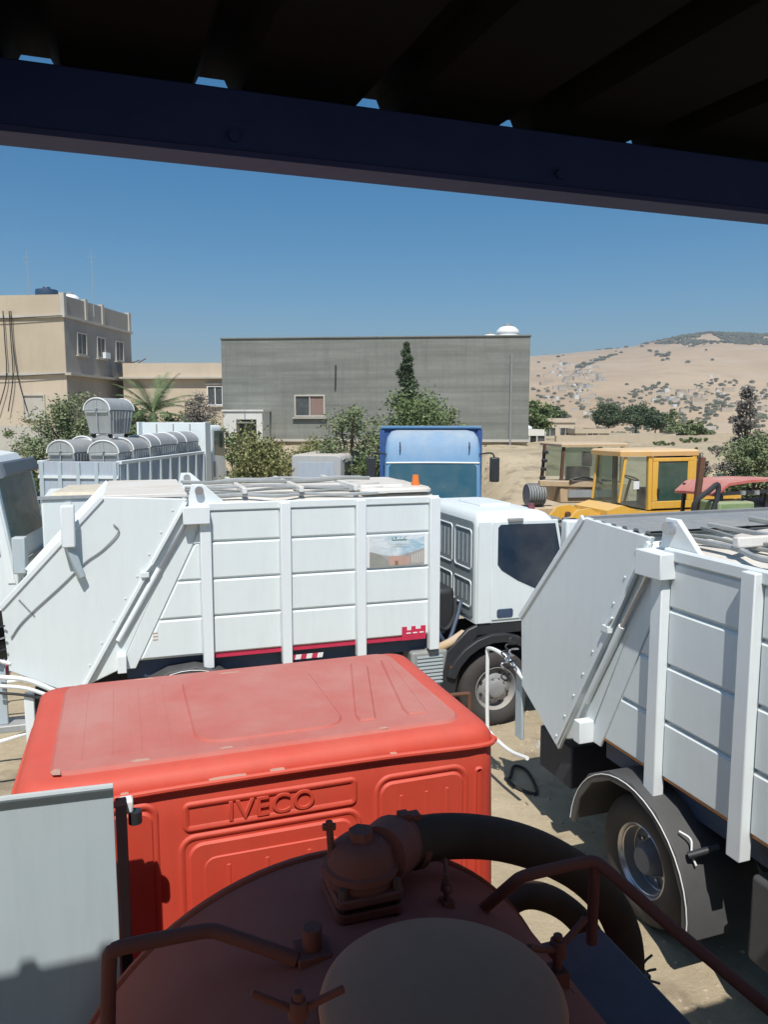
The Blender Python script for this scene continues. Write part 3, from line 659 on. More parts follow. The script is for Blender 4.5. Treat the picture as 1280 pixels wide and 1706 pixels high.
# gutter lip round the rear edge with worn paint
mb = MB(); mb.tube([(1.0, hw-.004, 2.67), (.16, hw-.004, 2.705), (.05, hw-.02, 2.715), (-.010, hw-.12, 2.722), (-.012, .5, 2.735), (-.012, 0, 2.738), (-.012, -.5, 2.735), (-.010, -hw+.12, 2.722), (.05, -hw+.02, 2.715), (.16, -hw+.004, 2.705), (1.0, -hw+.004, 2.67)], .012, 8, 5); mb.build('gutter', M['red'], rt)
rnd = random.Random(3)
for a, b in ((.14, .29), (-.02, .04), (-.52, -.49), (.60, .63)):
    mb = MB(); n = 8; top = []; 
    for i in range(n+1):
        y = a + (b-a)*i/n; w_ = .005 * math.sin(PI*i/n)**.5 + rnd.uniform(0, .003)
        zc = 2.738 - .02*(y/1.04)**2; top.append([(-.020 + rnd.uniform(0, .003), y, zc + .004), (-.010, y, zc + .0135 + w_*.2), (.002 + w_, y, zc + .0128), (-.010, y, zc - .002)])
    mb.loft(top); mb.build('bare_patch', M['worn'], cb)
for x_, y_, lx, ly in ((1.17, .50, .008, .05), (1.10, -.2, .01, .03), (.125, .87, .03, .02), (.13, .55, .012, .04), (.12, -.5, .01, .02), (1.12, .05, .015, .06), (.14, .2, .008, .03)):
    mb = MB(); mb.plate([(x_-lx, y_-ly), (x_+lx*.6, y_-ly*.8), (x_+lx, y_+ly*.3), (x_+lx*.2, y_+ly), (x_-lx*.8, y_+ly*.5)], (0, 0, 2.8125), X, Y_, .0015, .0006); mb.build('bare_patch', M['worn'], roof)
# rear wall: pressed panels and raised maker's name
def back(poly, d=.011, ch=.009, off=0, nm='rear_panel', mat=None):
    mb = MB(); mb.plate([(-a, b) for a, b in poly][::-1] if False else poly, (-off, .04, 0), -Y_, Z, d, ch); return mb.build(nm, mat or M['red'], rt, 40)
def frame(x0, x1, z0, z1, r_, th=.028):     # pressed ring
    a = rrect(x0, x1, z0, z1, r_, 6); b = inset(a, th*.5); c = inset(a, th)
    mb = MB(); o = Vector((0, .04, 0)); f = lambda q, h: [o + (-Y_)*u_ + Z*v_ + (-X)*h for u_, v_ in q]
    mb.loft([f(a, .0), f(inset(a, .006), .008), f(b, .010), f(c, .001)], False, False); return mb.build('pressed_frame', M['red'], rt, 50)
back(rrect(-.34, .36, 1.3, 2.485, .06, 6)); back(rrect(.48, .885, 1.3, 2.615, .06, 6))
back(rrect(-.72, -.47, 1.3, 2.655, .05, 6)); back(rrect(-.28, .30, 1.35, 2.42, .05, 5), .006, .004, .0105)
frame(-.36, .38, 2.535, 2.665, .03); frame(-.38, .40, 1.25, 2.525, .07); frame(.455, .91, 1.25, 2.65, .08); frame(-.76, -.45, 1.25, 2.69, .06)
frame(.94, .985, 1.3, 2.62, .02, .016)
for x_ in (-.18, -.02, .16): back(rrect(x_-.008, x_+.008, 1.4, 2.38, .004), .004, .002, .016, 'rib')
for x_ in (.58, .70, .80): back(rrect(x_-.008, x_+.008, 1.4, 2.55, .004), .004, .002, .0105, 'rib')
text_mesh('IVECO', .118, .002, 'raised_letters', M['red'], rt, (-.007, .035, 2.597), rot_from((0, -1, 0), (0, 0, 1)), 1.12, .0018)
# sides, windows, front
for sd in (-1, 1):
    mb = MB(); side(mb, sd, hw, [(.25, 1.3), (1.5, 1.3), (1.5, 1.8), (1.34, 2.6), (.25, 2.6)], .012, .006, off=-.004); dr = mb.build('door', M['red'], rt)
    mb = MB(); side(mb, sd, hw, [(.34, 1.95), (1.44, 1.8), (1.30, 2.52), (.34, 2.52)], .008, .003, off=.008); mb.build('window', M['glass'], dr)
    wheel(rt, .6, sd*(hw-.02), sd); wheel(rt, -1.9, sd*(hw-.02), sd, concave=True)
v = Vector((-.22, 0, .76)).normalized()
MB().plate(rrect(-.92, .92, .05, .72, .05), (1.622, 0, 1.82), Y_, v, .01, .004).build('windscreen', M['glass'], rt)
MB().box(.1, 1.64, -.95, .95, .55, 1.12).build('front_bumper', M['guard'], rt, bevel=.05)
mb = MB(); mb.cyl((1.0, -hw-.10, 2.30), (1.0, -hw-.10, 2.1), .03); mb.box(1.2, 1.35, -hw-.22, -hw-.10, 1.9, 2.4); mb.build('mirror', M['black'], rt, bevel=.02)
ch = MB(); ch.box(-3.2, 1.2, -.45, -.35, .7, .95); ch.box(-3.2, 1.2, .35, .45, .7, .95); ch.build('chassis', M['chassis'], rt)
# small hinge block at the cab corner
mb = MB(); mb.box(-.29, -.24, .585, .635, 2.80, 2.85); mb.build('hinge_block', M['plastw'], rt, bevel=.008)
mb = MB(); mb.cyl((-.27, .58, 2.80), (-.27, .58, 2.755), .024, n=12); mb.build('hinge_pin', M['black'], rt)
# upright grey cover sheet standing between cab and tank
mb = MB(); mb.plate([(.65, 1.3), (1.30, 1.3), (1.30, 2.935), (1.0, 2.93), (.65, 2.92)][::-1], (-.30, 0, 0), -Y_*-1, Z, .03, .006)
sheet = mb.build('cover_sheet', M['lightgrey'], rt, bevel=.004)
mb = MB(); mb.tube([(-.315, .65, 2.925), (-.315, .97, 2.935), (-.315, 1.30, 2.94)], .012, 8, 1); mb.build('sheet_hem', M['lightgrey'], sheet)
mb = MB(); mb.box(-.33, -.27, .608, .646, 1.3, 2.86); mb.build('sheet_edge_shadow', plain('edge_shadow_dark', (.018, .010, .012), .8, spec=.1), rt, bevel=.004)  # near-black strip at the sheet's edge, shadow put into its colour
# tank: cylinder with a slightly domed front head and a rim weld
TR, TZ = .95, 1.71; ty = -.06
prof = [(0.001, .14), (.3, .125), (.6, .08), (.8, .03), (.90, -.02), (TR-.012, -.07), (TR, -.11), (TR, -.9), (TR, -3.6), (TR-.05, -3.65), (.001, -3.7)]
mb = MB(); mb.lathe(prof, (-.45, -.06, TZ), (1, 0, 0), 96); tank = mb.build('tank', M['tank'], rt, 50)
for x_ in (-.53, -1.6):
    mb = MB(); mb.lathe([(TR-.01, -.012), (TR+.008, -.008), (TR+.008, .008), (TR-.01, .012)], (x_, -.06, TZ), (1, 0, 0), 96, True); mb.build('weld_ring', M['tank'], tank)
for k in range(15):
    a = R(50 + k*6); mb = MB(); c_ = Vector((-.545, -.06 + (TR-.06)*math.cos(a), TZ + (TR-.06)*math.sin(a))); mb.cyl(c_ - X*.0, c_ + X*.06, .010, n=6); mb.build('rim_bolt', M['tankiron'], tank)
# manhole: neck, lid and wing nuts on swing bolts
mc = Vector((-1.36, -.155, 0))
mb = MB(); mb.lathe([(.30, 2.45), (.30, 2.66), (.325, 2.66), (.325, 2.685), (.0, 2.685)], (mc.x, mc.y, 0), (0, 0, 1), 48); mh = mb.build('manhole_neck', M['tankiron'], rt)
mb = MB(); mb.lathe([(.0, 2.688), (.318, 2.688), (.322, 2.70), (.318, 2.712), (.30, 2.722), (.22, 2.745), (.12, 2.757), (0.001, 2.76)], (mc.x, mc.y, 0), (0, 0, 1), 64); lid = mb.build('manhole_lid', M['manhole'], rt, 50)
def wingnut(x, y, z, a, s=1):
    mb = MB(); c = Vector((x, y, z)); d = Vector((math.cos(a), math.sin(a), 0))
    mb.cyl(c - Z*.16*s, c + Z*.03, .014*s, n=8); mb.cyl(c - Z*.035*s, c + Z*.012*s, .028*s, .022*s, n=10)
    mb.tube([c + d*.02 - Z*.01, c + d*.06*s + Z*.008, c + d*.115*s + Z*.035*s], .011*s, 6, 4); mb.tube([c - d*.02 - Z*.01, c - d*.06*s + Z*.008, c - d*.115*s + Z*.035*s], .011*s, 6, 4)
    mb.obox(c - Z*.10*s, .06*s, .05*s, .05*s); mb.obox(c - Z*.16*s, .05*s, .09*s, .03*s)
    return mb.build('wing_nut', M['tankiron'], rt, bevel=.003)
def atl(px, py, Yd):  # place seen in the photo -> truck frame
    p = at(px, py, Yd) - O3; return Vector((p.dot(FW), -p.dot(RT), p.z))
def atf(px, py, fw):  # the same, on the plane at distance fw ahead of the cab's rear wall
    r_ = ray(px, py); q0 = O3 + FW*fw; t = (q0.x*FW.x + q0.y*FW.y) / (r_.x*FW.x + r_.y*FW.y)
    p = r_*t + Vector((0, 0, CAM_H)) - O3; return Vector((p.dot(FW), -p.dot(RT), p.z))
p = atf(497, 1672, -1.48); wingnut(p.x, p.y, p.z, R(75), .9)
p = atf(930, 1572, -1.12); wingnut(p.x, p.y, p.z, R(105), 1.1)
p = atf(745, 1470, -.86); wingnut(p.x, p.y, p.z, R(160), .8)
p = atf(520, 1575, -1.0); mb = MB(); mb.cyl(p - Z*.12, p + Z*.06, .03, n=12); mb.obox(p - Z*.02, .10, .10, .03); mb.build('clamp_bolt', M['tankiron'], rt, bevel=.004)
# three way valve on the tank, with square flanges, bolts and elbow to the hose
q0 = atf(602, 1545, -.82); q1 = atf(602, 1480, -.80); q2 = atf(603, 1400, -.74)
mb = MB(); mb.cyl((q0.x, q0.y, q0.z-.12), (q0.x, q0.y, q1.z), .088, n=24); vb = mb.build('valve_neck', M['tankiron'], rt)
for zz in (q1.z-.015, q1.z+.03, q0.z-.05):
    mb = MB(); mb.plate(rrect(-.118, .118, -.11, .11, .03), (q0.x, q0.y, zz), X, Y_, .026, .005); fl = mb.build('flange', M['tankiron'], rt)
    for a, b in ((.095, .088), (-.095, .088), (.095, -.088), (-.095, -.088)): MB().cyl((q0.x+a, q0.y+b, zz-.02), (q0.x+a, q0.y+b, zz+.055), .014, n=6).build('flange_bolt', M['rust'], fl)
mb = MB(); mb.lathe([(.112, q1.z+.05), (.116, q1.z+.075), (.105, q1.z+.09), (.108, q2.z-.05), (.120, q2.z-.045), (.120, q2.z-.025), (.108, q2.z-.02), (.098, q2.z+.025), (.07, q2.z+.05), (.02, q2.z+.06)], (q0.x, q0.y, 0), (0, 0, 1), 28); mb.build('valve_body', M['tankiron'], rt)
mb = MB(); mb.cyl((q0.x, q0.y, q2.z+.05), (q0.x, q0.y, q2.z+.085), .04, n=6); mb.build('valve_cap', M['tankiron'], rt)
mb = MB(); mb.cyl((q0.x+.02, q0.y+.09, q2.z-.03), (q0.x+.02, q0.y+.10, q2.z+.12), .012, n=8); mb.cyl((q0.x+.02, q0.y+.08, q2.z+.10), (q0.x+.02, q0.y+.12, q2.z+.105), .012, n=8); mb.build('valve_lever', M['tankiron'], rt)
h0 = atf(655, 1408, -.72)
mb = MB(); mb.cyl((q0.x, q0.y-.06, q2.z-.02), h0, .095, .10, n=24); mb.build('valve_outlet', M['tankiron'], rt)
hp = [h0, atf(740, 1393, -.66), atf(830, 1398, -.58), atf(915, 1425, -.48), atf(985, 1470, -.40), atf(1030, 1530, -.36), atf(1045, 1600, -.36), atf(1035, 1680, -.36)]
mb = MB(); mb.tube(hp, .078, 20, 6); hs = mb.build('suction_hose', M['hose'], rt)
for k, px in enumerate((672, 690)):
    a = atf(px, 1404, -.70 + .015*k); d = (hp[1]-hp[0]).normalized()
    mb = MB(); mb.cyl(a - d*.014, a + d*.014, .088, n=22); mb.obox(a + Z*.095, .04, .035, .03); mb.cyl(a + Z*.09 - Y_*.03, a + Z*.09 + Y_*.03, .009, n=6); mb.build('hose_clamp', M['tankiron'], hs)
hp2 = [atf(795, 1590, -.30), atf(822, 1530, -.26), atf(868, 1492, -.22), atf(925, 1502, -.20), atf(975, 1545, -.20), atf(1005, 1610, -.22), atf(1010, 1700, -.24)]
mb = MB(); mb.tube(hp2, .060, 16, 6); mb.build('return_hose', M['hose'], rt)
e = atf(1064, 1632, -.36); mb = MB(); mb.obox(e, .05, .10, .05)
for k in range(3): mb.tube([e, e + Vector((.02*k, -.06, .03*k-.02)), e + Vector((.03*k, -.12, .05*k-.05))], .006, 5, 3)
mb.build('frayed_tie', M['black'], rt)
# handrails
def rail(pts, rad=.021):
    mb = MB(); mb.tube(pts, rad, 10, 3); mb.build('handrail', M['tankiron'], rt)
def fil(pts, d=.05):
    out = [pts[0]]
    for i in range(1, len(pts)-1):
        a, b, c = pts[i-1], pts[i], pts[i+1]
        out += [b + (a-b).normalized()*d, b + ((a-b).normalized() + (c-b).normalized())*d*.18, b + (c-b).normalized()*d]
    return out + [pts[-1]]
rail(fil([atf(178, 1790, -.95), atf(182, 1582, -.95), atf(352, 1548, -.92), atf(495, 1598, -1.02)]))
rail(fil([atf(790, 1528, -.78), atf(868, 1460, -.95), atf(992, 1432, -1.0), atf(1120, 1545, -1.2), atf(1330, 1720, -1.5)]), .020)
rail([atf(992, 1436, -1.0), atf(986, 1570, -.98)], .019)
# side platform along the tank
mb = MB(); mb.box(-3.4, -.63, -1.20+.04, -.72, 2.12, 2.19); mb.build('walkway', plain('slate_sheet', (.13, .10, .11), .7, spec=.2), rt, bevel=.01)
mb = MB(); mb.box(-3.4, -.66, -1.14+.04, -.8, 1.3, 2.12); mb.build('side_locker', M['tank'], rt, bevel=.01)

# ------------------------------------------------------------------ open shed roof over the camera
sh = empty('shed_roof', O3 + FW*(-1.76), R(19), 'dark corrugated shed roof on a navy steel beam across the top of the view', 'shed roof')
# local: X along the beam, Y forward
ZB = 4.605; BX = (-6.6, 7.2)
mb = MB(); mb.box(BX[0], BX[1], -.026, .026, ZB+.010, ZB+.102); be = mb.build('beam', M['beam'], sh, bevel=.003)
mb = MB(); mb.box(BX[0], BX[1], -.032, .034, ZB, ZB+.009); mb.build('beam_flange', M['beamedge'], be)
slope = math.tan(R(3)); pitch = .262; g_ = at(634, 172, 1.34) - O3; x = (g_.dot(RT) - .2125) - 26*pitch; prof = []
while x < BX[1]:
    k_ = random.Random(int(x*100)).uniform(.85, 1.15); prof += [(x, 0), (x+.175, 0), (x+.192, .036*k_), (x+.233, .036*k_), (x+.25, 0)]; x += pitch
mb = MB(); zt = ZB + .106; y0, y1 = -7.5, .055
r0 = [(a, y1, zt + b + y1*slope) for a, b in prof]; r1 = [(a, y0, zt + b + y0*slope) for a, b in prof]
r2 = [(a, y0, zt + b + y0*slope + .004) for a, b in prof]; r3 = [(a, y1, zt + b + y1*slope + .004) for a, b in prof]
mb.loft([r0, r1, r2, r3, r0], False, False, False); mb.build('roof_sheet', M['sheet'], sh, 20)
for k in range(24):
    xx = BX[0] + .4 + k*.58; mb = MB(); mb.cyl((xx, -.034, ZB+.03), (xx, -.02, ZB+.03), .009, n=6); mb.build('beam_bolt', M['beam'], sh)
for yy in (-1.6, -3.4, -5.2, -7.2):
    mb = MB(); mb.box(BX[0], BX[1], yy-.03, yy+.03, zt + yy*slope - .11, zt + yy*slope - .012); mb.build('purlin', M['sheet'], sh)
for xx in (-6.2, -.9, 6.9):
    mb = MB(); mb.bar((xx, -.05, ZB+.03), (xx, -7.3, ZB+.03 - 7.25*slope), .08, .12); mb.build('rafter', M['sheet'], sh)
for xx in (-6.2, 6.9):
    mb = MB(); mb.box(xx-.05, xx+.05, -.045, .045, 0, ZB-.001); mb.build('column', M['beam'], sh)
# ------------------------------------------------------------------ buildings
def T(x, y): return ground_z(x, y)
def walls(name, x0, x1, y0, y1, z0, z1, ang, org, mat, label, cat='building', holes=()):
    """a block with a real parapet (open roof tray); org is the world place of its local origin"""
    b = empty(name, org, ang, label, cat)
    mb = MB(); mb.box(x0, x1, y0, y1, z0, z1-.5); mb.build('wall', mat, b)
    t = .2
    mb = MB()
    for q in ((x0, x1, y0, y0+t), (x0, x1, y1-t, y1), (x0, x0+t, y0+t+.001, y1-t-.001), (x1-t, x1, y0+t+.001, y1-t-.001)): mb.box(*q, z1-.499, z1)
    mb.build('parapet', mat, b)
    return b
def window(b, c, u, wd, hh, frame=M['plastw'], glass=M['winglass'], dep=.08, panes=2, sill=True, shutter=None):
    """window set on a wall: c centre of the opening on the wall face, u the wall's direction (its outward side is u x Z)"""
    c, u = Vector(c), Vector(u).normalized(); n = u.cross(Z)
    B3 = Matrix((u, n, Z)).transposed()
    mb = MB(); f = .07
    for (a, z_, sx, sz) in ((0, hh/2, wd+f, f), (0, -hh/2, wd+f, f), (-wd/2, 0, f, hh-f), (wd/2, 0, f, hh-f)):
        mb.obox(c + u*a + Z*z_ + n*.03, sx, .10, sz, B3)
    for k in range(1, panes): mb.obox(c + u*(-wd/2 + wd*k/panes) + n*.02, .05, .05, hh-f, B3)
    w_ = mb.build('window', frame, b)
    for k in range(panes):
        mb = MB(); mb.obox(c + u*(-wd/2 + wd*(k+.5)/panes) - n*.0, wd/panes-.06, .02, hh-f-.004, B3); mb.build('pane', (shutter if shutter and k == panes-1 else glass), w_)
    if sill: mb = MB(); mb.obox(c - Z*(hh/2+.09) + n*.07, wd+.25, .18, .06, B3); mb.build('sill', M['concrete'], w_)
    return w_

# large grey block of bare cement blockwork
Lc = at(368, 567, 38); Rc = at(884, 575, 36.6); d = (Rc - Lc); ga = math.atan2(d.y, d.x); GL = math.hypot(d.x, d.y)
gz = 2.75; top = 8.02
gb = walls('grey_block_building', 0, GL, 0, 9, 3.2, top, ga, (Lc.x, Lc.y, 0), M['block'], 'long windowless grey cement building with one small window behind the trees')
mb = MB(); mb.box(.05, GL-.05, .05, 8.9, 2.0, 3.199); mb.build('footing', M['stone'], gb)
mb = MB(); mb.box(-.06, GL+.06, -.10, -.002, 3.12, 3.24); mb.build('ledge', M['concrete'], gb)
mb = MB()
for q in ((-.05, GL+.05, -.06, .26), (-.05, GL+.05, 8.76, 9.06)): mb.box(*q, top, top+.05)
mb.box(-.05, .24, .261, 8.759, top, top+.05); mb.box(GL-.24, GL+.05, .261, 8.759, top, top+.05); mb.build('coping', M['block'], gb)
wx = GL * (519-368)/516; window(gb, (wx, -.002, 4.83), (1, 0, 0), 1.42, .98, frame=M['concrete'], shutter=M['curtain'])
mb = MB(); mb.cyl((wx+1.25, -.04, 5.6), (wx+1.28, -.04, 6.75), .035, n=8); mb.build('vent_pipe', M['black'], gb)
mb = MB(); mb.cyl((GL-.85, -.08, 2.6), (GL-.85, -.08, 7.2), .05, n=10); mb.cyl((GL-.85, -.08, 7.1), (GL-.85, .2, 7.3), .05, n=10); mb.build('drain_pipe', M['grey'], gb)
# white porch at its left corner
p0 = at(372, 715, 36.4); pw = empty('white_porch', (p0.x, p0.y, 0), ga, 'small whitewashed porch with a dark opening at the grey building corner', 'porch')
mb = MB(); mb.box(0, .62, 0, 1.5, 2.4, 4.55); mb.box(1.58, 1.86, 0, 1.5, 2.4, 4.55); mb.box(.621, 1.579, 0, 1.5, 4.18, 4.55); mb.build('wall', M['whitewash'], pw)
mb = MB(); mb.box(.63, 1.57, .5, .55, 2.4, 4.17); mb.build('door', M['winglass'], pw)
mb = MB(); mb.box(-.06, 1.93, -.06, 1.55, 4.551, 4.63); mb.build('roof', M['whitewash'], pw)
mb = MB(); mb.box(.70, 1.5, -.05, -.003, 4.0, 4.07); mb.cyl((1.05, -.06, 4.2), (1.05, -.06, 4.7), .015, n=6); mb.build('lamp', M['grey'], pw)

# two storey apartment house at the left
Ac = at(104, 500, 42); AZ = Ac.z
ab = empty('apartment_house', (Ac.x, Ac.y, 0), R(-6.4), 'two storey beige house with parapet and hanging cables at the left edge', 'house')
AW, AD = 12, 8.2
def az(py): return CAM_H + (698-py)*42/1290
z2, z1, z0 = az(497), az(532), az(625)
mb = MB(); mb.box(-AW, 0, 0, AD, 2.0, z0-.05); mb.build('lower_wall', M['beige2'], ab)
mb = MB(); mb.box(-AW, 0, 0, AD, z0+.08, z1-.05); mb.build('upper_wall', M['beige'], ab)
for za_, zb_ in ((2.0, z0-.05), (z0+.08, z1-.05)): MB().box(.001, .012, .02, AD-.02, za_, zb_).build('shaded_side_facing', M['shade_wall'], ab)  # thin facing over the right wall, its shaded look painted in grey
mb = MB(); mb.box(-AW, .35, -.14, AD+.1, z0-.049, z0+.079); mb.box(-AW, .12, -.12, AD+.1, z1-.049, z1+.079); mb.build('floor_band', M['concrete'], ab)
mb = MB(); mb.box(-AW, -.20, 0, .18, z1+.08, z2); mb.build('parapet', M['beige'], ab)
bayl = [(.0, .28), (2.35, 2.6), (4.35, 4.6), (7.9, 8.2)]
for a, b in bayl: mb = MB(); mb.box(-.22, .06, a, b, z1+.081, z2+.10); mb.build('parapet_pier', M['concrete'], ab)
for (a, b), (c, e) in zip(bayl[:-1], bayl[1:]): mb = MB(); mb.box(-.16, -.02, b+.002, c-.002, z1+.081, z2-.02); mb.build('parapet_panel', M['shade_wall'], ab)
for k, (yy, wd) in enumerate(((1.75, .75), (4.0, .7), (6.4, .75))):
    window(ab, (.014, yy, z0+1.75), (0, 1, 0), wd*1.35, 1.15, frame=M['concrete'], panes=2)
mb = MB(); mb.box(.08, .28, 4.1, 4.7, z0+1.15, z0+1.5); mb.build('hung_cloth', M['plastw'], ab)
window(ab, (-1.9, -.003, z0-1.75), (1, 0, 0), 1.2, 1.3, frame=M['concrete'], glass=M['concrete'], panes=1, sill=False)
for x0_, z_, sag, x1_ in ((-2.95, z1, .2, -3.3), (-2.85, z1, -.1, -2.2), (-3.3, z1, .3, -3.9)):
    mb = MB(); mb.tube([(x0_, -.16, z_+.3), (x0_+.02, -.18, z_-1.2), ((x0_+x1_)/2+sag, -.2, z_-3.2), (x1_, -.2, z_-5.0)], .028, 6, 6); mb.build('hanging_cable', M['wire'], ab)
mb = MB(); mb.tube([(-7, -.16, z1+.0), (-4, -.18, z1-.1), (0, -.16, z1+.02)], .02, 6, 5); mb.build('hanging_cable', M['wire'], ab)
mb = MB(); mb.tube([(-7, -.18, z0+.0), (-4, -.2, z0-.12), (0, -.17, z0+.02)], .02, 6, 5); mb.build('hanging_cable', M['wire'], ab)

# low beige building between the two
lb = walls('low_beige_building', 0, 10, 0, 7, 2.5, CAM_H + 91*47/1290, R(-2), at(205, 640, 47) * Vector((1, 1, 0)) if False else (at(205, 640, 47).x, 47, 0), M['beige2'], 'low beige building between the two storey house and the grey block')
mb = MB(); zz = CAM_H + 67*47/1290; mb.box(-.1, 10.1, -.35, -.003, zz-.06, zz+.04); mb.build('eave', M['concrete'], lb)
window(lb, (5.55, -.003, CAM_H + 38*47/1290), (1, 0, 0), .9, 1.1, panes=2)
mb = MB(); mb.box(5.0, 6.1, -.15, -.003, CAM_H + 56*47/1290, CAM_H + 58*47/1290+.03); mb.build('lintel', M['concrete'], lb)
for k, xx in enumerate((.2, .5, .9)):
    mb = MB(); mb.bar((xx, .1, CAM_H + 91*47/1290), (xx + .5, .1, CAM_H + 93*47/1290 + .1*k), .05); mb.build('roof_bar', M['rust'], lb)
# roof water tanks
def watertank(x, y, z, r, h, mat, label, cat='water tank'):
    t = empty('water_tank', (x, y, z), 0, label, cat)
    pr = [(r*.96, 0), (r, .03*h)]
    for i in range(4):
        a = .08 + i*.16; pr += [(r, a*h), (r*.965, (a+.03)*h), (r*.965, (a+.06)*h), (r, (a+.09)*h)]
    pr += [(r, .72*h), (r*.93, .80*h), (r*.62, .93*h), (r*.36, .96*h)]
    if mat is M['plastb']: pr = pr[:-4] + [(r, .88*h), (r*.96, .95*h), (r*.4, .97*h)]
    MB().lathe(pr, (0, 0, 0), Z, 28).build('body', mat, t)
    MB().lathe([(r*.34, .955*h), (r*.34, 1.03*h), (r*.3, 1.05*h), (.01, 1.05*h)], (0, 0, 0), Z, 20).build('lid', M['grey'] if mat is not M['plastb'] else mat, t)
    return t
q = at(78, 500, 44); watertank(q.x, q.y, z2-1.0, .60, 1.62, M['plastb'], 'navy plastic water tank on the two storey house roof')
q = at(116, 500, 45); watertank(q.x, q.y, z2-.6, .55, 1.1, M['plastw'], 'white water tank beside the navy tank on the house roof')
q = at(846, 570, 38.5); watertank(q.x, q.y, top-.45, .56, 1.15, M['plastw'], 'larger white water tank on the grey block roof')
q = at(817, 572, 38.9); watertank(q.x, q.y, top-.45, .42, .80, M['plastw'], 'smaller white water tank left of the larger one on the grey block roof')
q = at(634, 567, 40); watertank(q.x, q.y, top-.5, .30, .62, M['plastw'], 'tiny white water tank peeping over the grey block parapet')
for (px, y, h_, dz, lab) in ((48, 43, 3.4, 0, 'thin rooftop antenna mast left of the navy water tank'), (155, 44, 3.6, 0, 'tall pale antenna mast on the right part of the house roof')):
    q = at(px, 500, y); a_ = empty('antenna_mast', (q.x, q.y, z2-.9), 0, lab, 'antenna')
    MB().cyl((0, 0, 0), (0, 0, h_), .025, .012, n=6).build('mast', M['galv'], a_)
    mb = MB(); mb.cyl((-.25, 0, h_-.4), (.25, 0, h_-.4), .01, n=5); mb.cyl((-.18, 0, h_-.65), (.18, 0, h_-.65), .01, n=5); mb.build('antenna_rod', M['galv'], a_)

# houses beyond the right end of the yard
def house(name, px0, px1, py0, py1, Y, mat, label, dep=6, nwin=2, group=None, wall_name='wall'):
    a, b = at(px0, py0, Y), at(px1, py1, Y)
    h_ = empty(name, (a.x, Y, 0), R(3), label, 'house', group)
    W_ = b.x - a.x
    MB().box(0, W_, 0, dep, b.z-1.5, a.z).build(wall_name, mat, h_)
    mb = MB(); mb.box(-.1, W_+.1, -.1, .25, a.z+.002, a.z+.35); mb.box(-.1, .2, .251, dep, a.z+.002, a.z+.35); mb.box(W_-.2, W_+.1, .251, dep, a.z+.002, a.z+.35); mb.build('parapet', mat, h_)
    for k in range(nwin): window(h_, (W_*(k+.6)/(nwin+.2), -.004, (a.z+b.z)/2), (1, 0, 0), .9, 1.0, frame=M['concrete'], sill=False)
    return h_
house('beige_house', 902, 958, 704, 742, 62, M['beige2'], 'low beige house just right of the grey block base', nwin=2)
house('ochre_house', 884, 906, 694, 728, 66, M['beige2'], 'narrow ochre house touching the right edge of the grey block', nwin=1)
house('white_shed', 873, 904, 726, 744, 44, M['whitewash'], 'small whitish walled shed with two little windows at the grey block foot', dep=3, nwin=2)
house('pale_farmhouse', 1140, 1192, 716, 733, 78, M['concrete'], 'pale flat house behind the right pines', nwin=3)
house('cream_house', 960, 1016, 722, 742, 60, M['beige'], 'cream house with dark low window left of the pines', nwin=1)
q = at(884, 740, 43); tk = watertank(at(880, 726, 45).x, 45, at(880, 726, 45).z, .25, .6, M['plastw'], 'small white tank on top of the whitish shed')
# boundary walls
def wall_run(pts, h_, th, mat, label, name='boundary_wall'):
    w_ = MB()
    for (x0, y0), (x1, y1) in zip(pts[:-1], pts[1:]):
        n = max(1, int(math.hypot(x1-x0, y1-y0)/2))
        for k in range(n):
            a = Vector((x0+(x1-x0)*k/n, y0+(y1-y0)*k/n, 0)); b = Vector((x0+(x1-x0)*(k+1)/n, y0+(y1-y0)*(k+1)/n, 0))
            za = min(T(a.x, a.y), T(b.x, b.y)) - .4; m_ = (a+b)/2; zt_ = max(T(a.x, a.y), T(b.x, b.y)) + h_
            w_.obox((m_.x, m_.y, (za+zt_)/2), (b-a).length, th, zt_-za, (b-a).to_track_quat('X', 'Z').to_matrix())
    o = w_.build(name, mat, None); tag(o, label, 'wall'); return o
wall_run([(9.5, 43), (18, 44.5), (30, 46)], .4, .25, M['beige'], 'long low tan wall below the pines on the right')
wall_run([(-22, 33.5), (-14.5, 33), (-8.6, 33.5)], 1.6, .25, M['concrete'], 'pale concrete yard wall behind the shrubs at the left')

# distant small town at the foot of the hill: each house its own object
rnd = random.Random(21)
tmats = [M['whitewash'], M['beige2'], M['concrete'], M['beige']]
tm = []
for k in range(4):
    s_ = .8 + .3*k; mb = MB(); mb.box(-5*s_, 5*s_, -4, 4, -6, 4.5); mb.box(-5*s_-.2, 5*s_+.2, -4.2, 4.2, 4.501, 4.9)
    for j in (-2.6, 0, 2.6): mb.box(j*s_-.6, j*s_+.6, -4.05, -3.9, 1.2, 2.6)
    o = mb.build('town_house', tmats[k], None); tm.append(o)
def town(o, px, r_):
    x_, y_ = (px-640)/1290*r_, r_; z_ = hill_z(px, r_); o.location = (x_, y_, z_ + .5); o.rotation_euler = (0, 0, rnd.uniform(-.5, .5))
    k = rnd.uniform(.3, .65); o.scale = (k, k, k*rnd.uniform(.8, 1.2))
    tag(o, 'tiny pale house in the distant town at the foot of the hill', 'house', 'houses of the distant town')
for k in range(170):
    o = tm[k] if k < 4 else tm[k % 4].copy()
    if k >= 4: C.objects.link(o)
    if k < 95: town(o, rnd.triangular(895, 1010, 955), rnd.triangular(690, 1120, 900))
    elif k < 150: town(o, rnd.uniform(1085, 1330), rnd.triangular(620, 900, 700))
    else: town(o, rnd.uniform(890, 1300), rnd.uniform(600, 760))

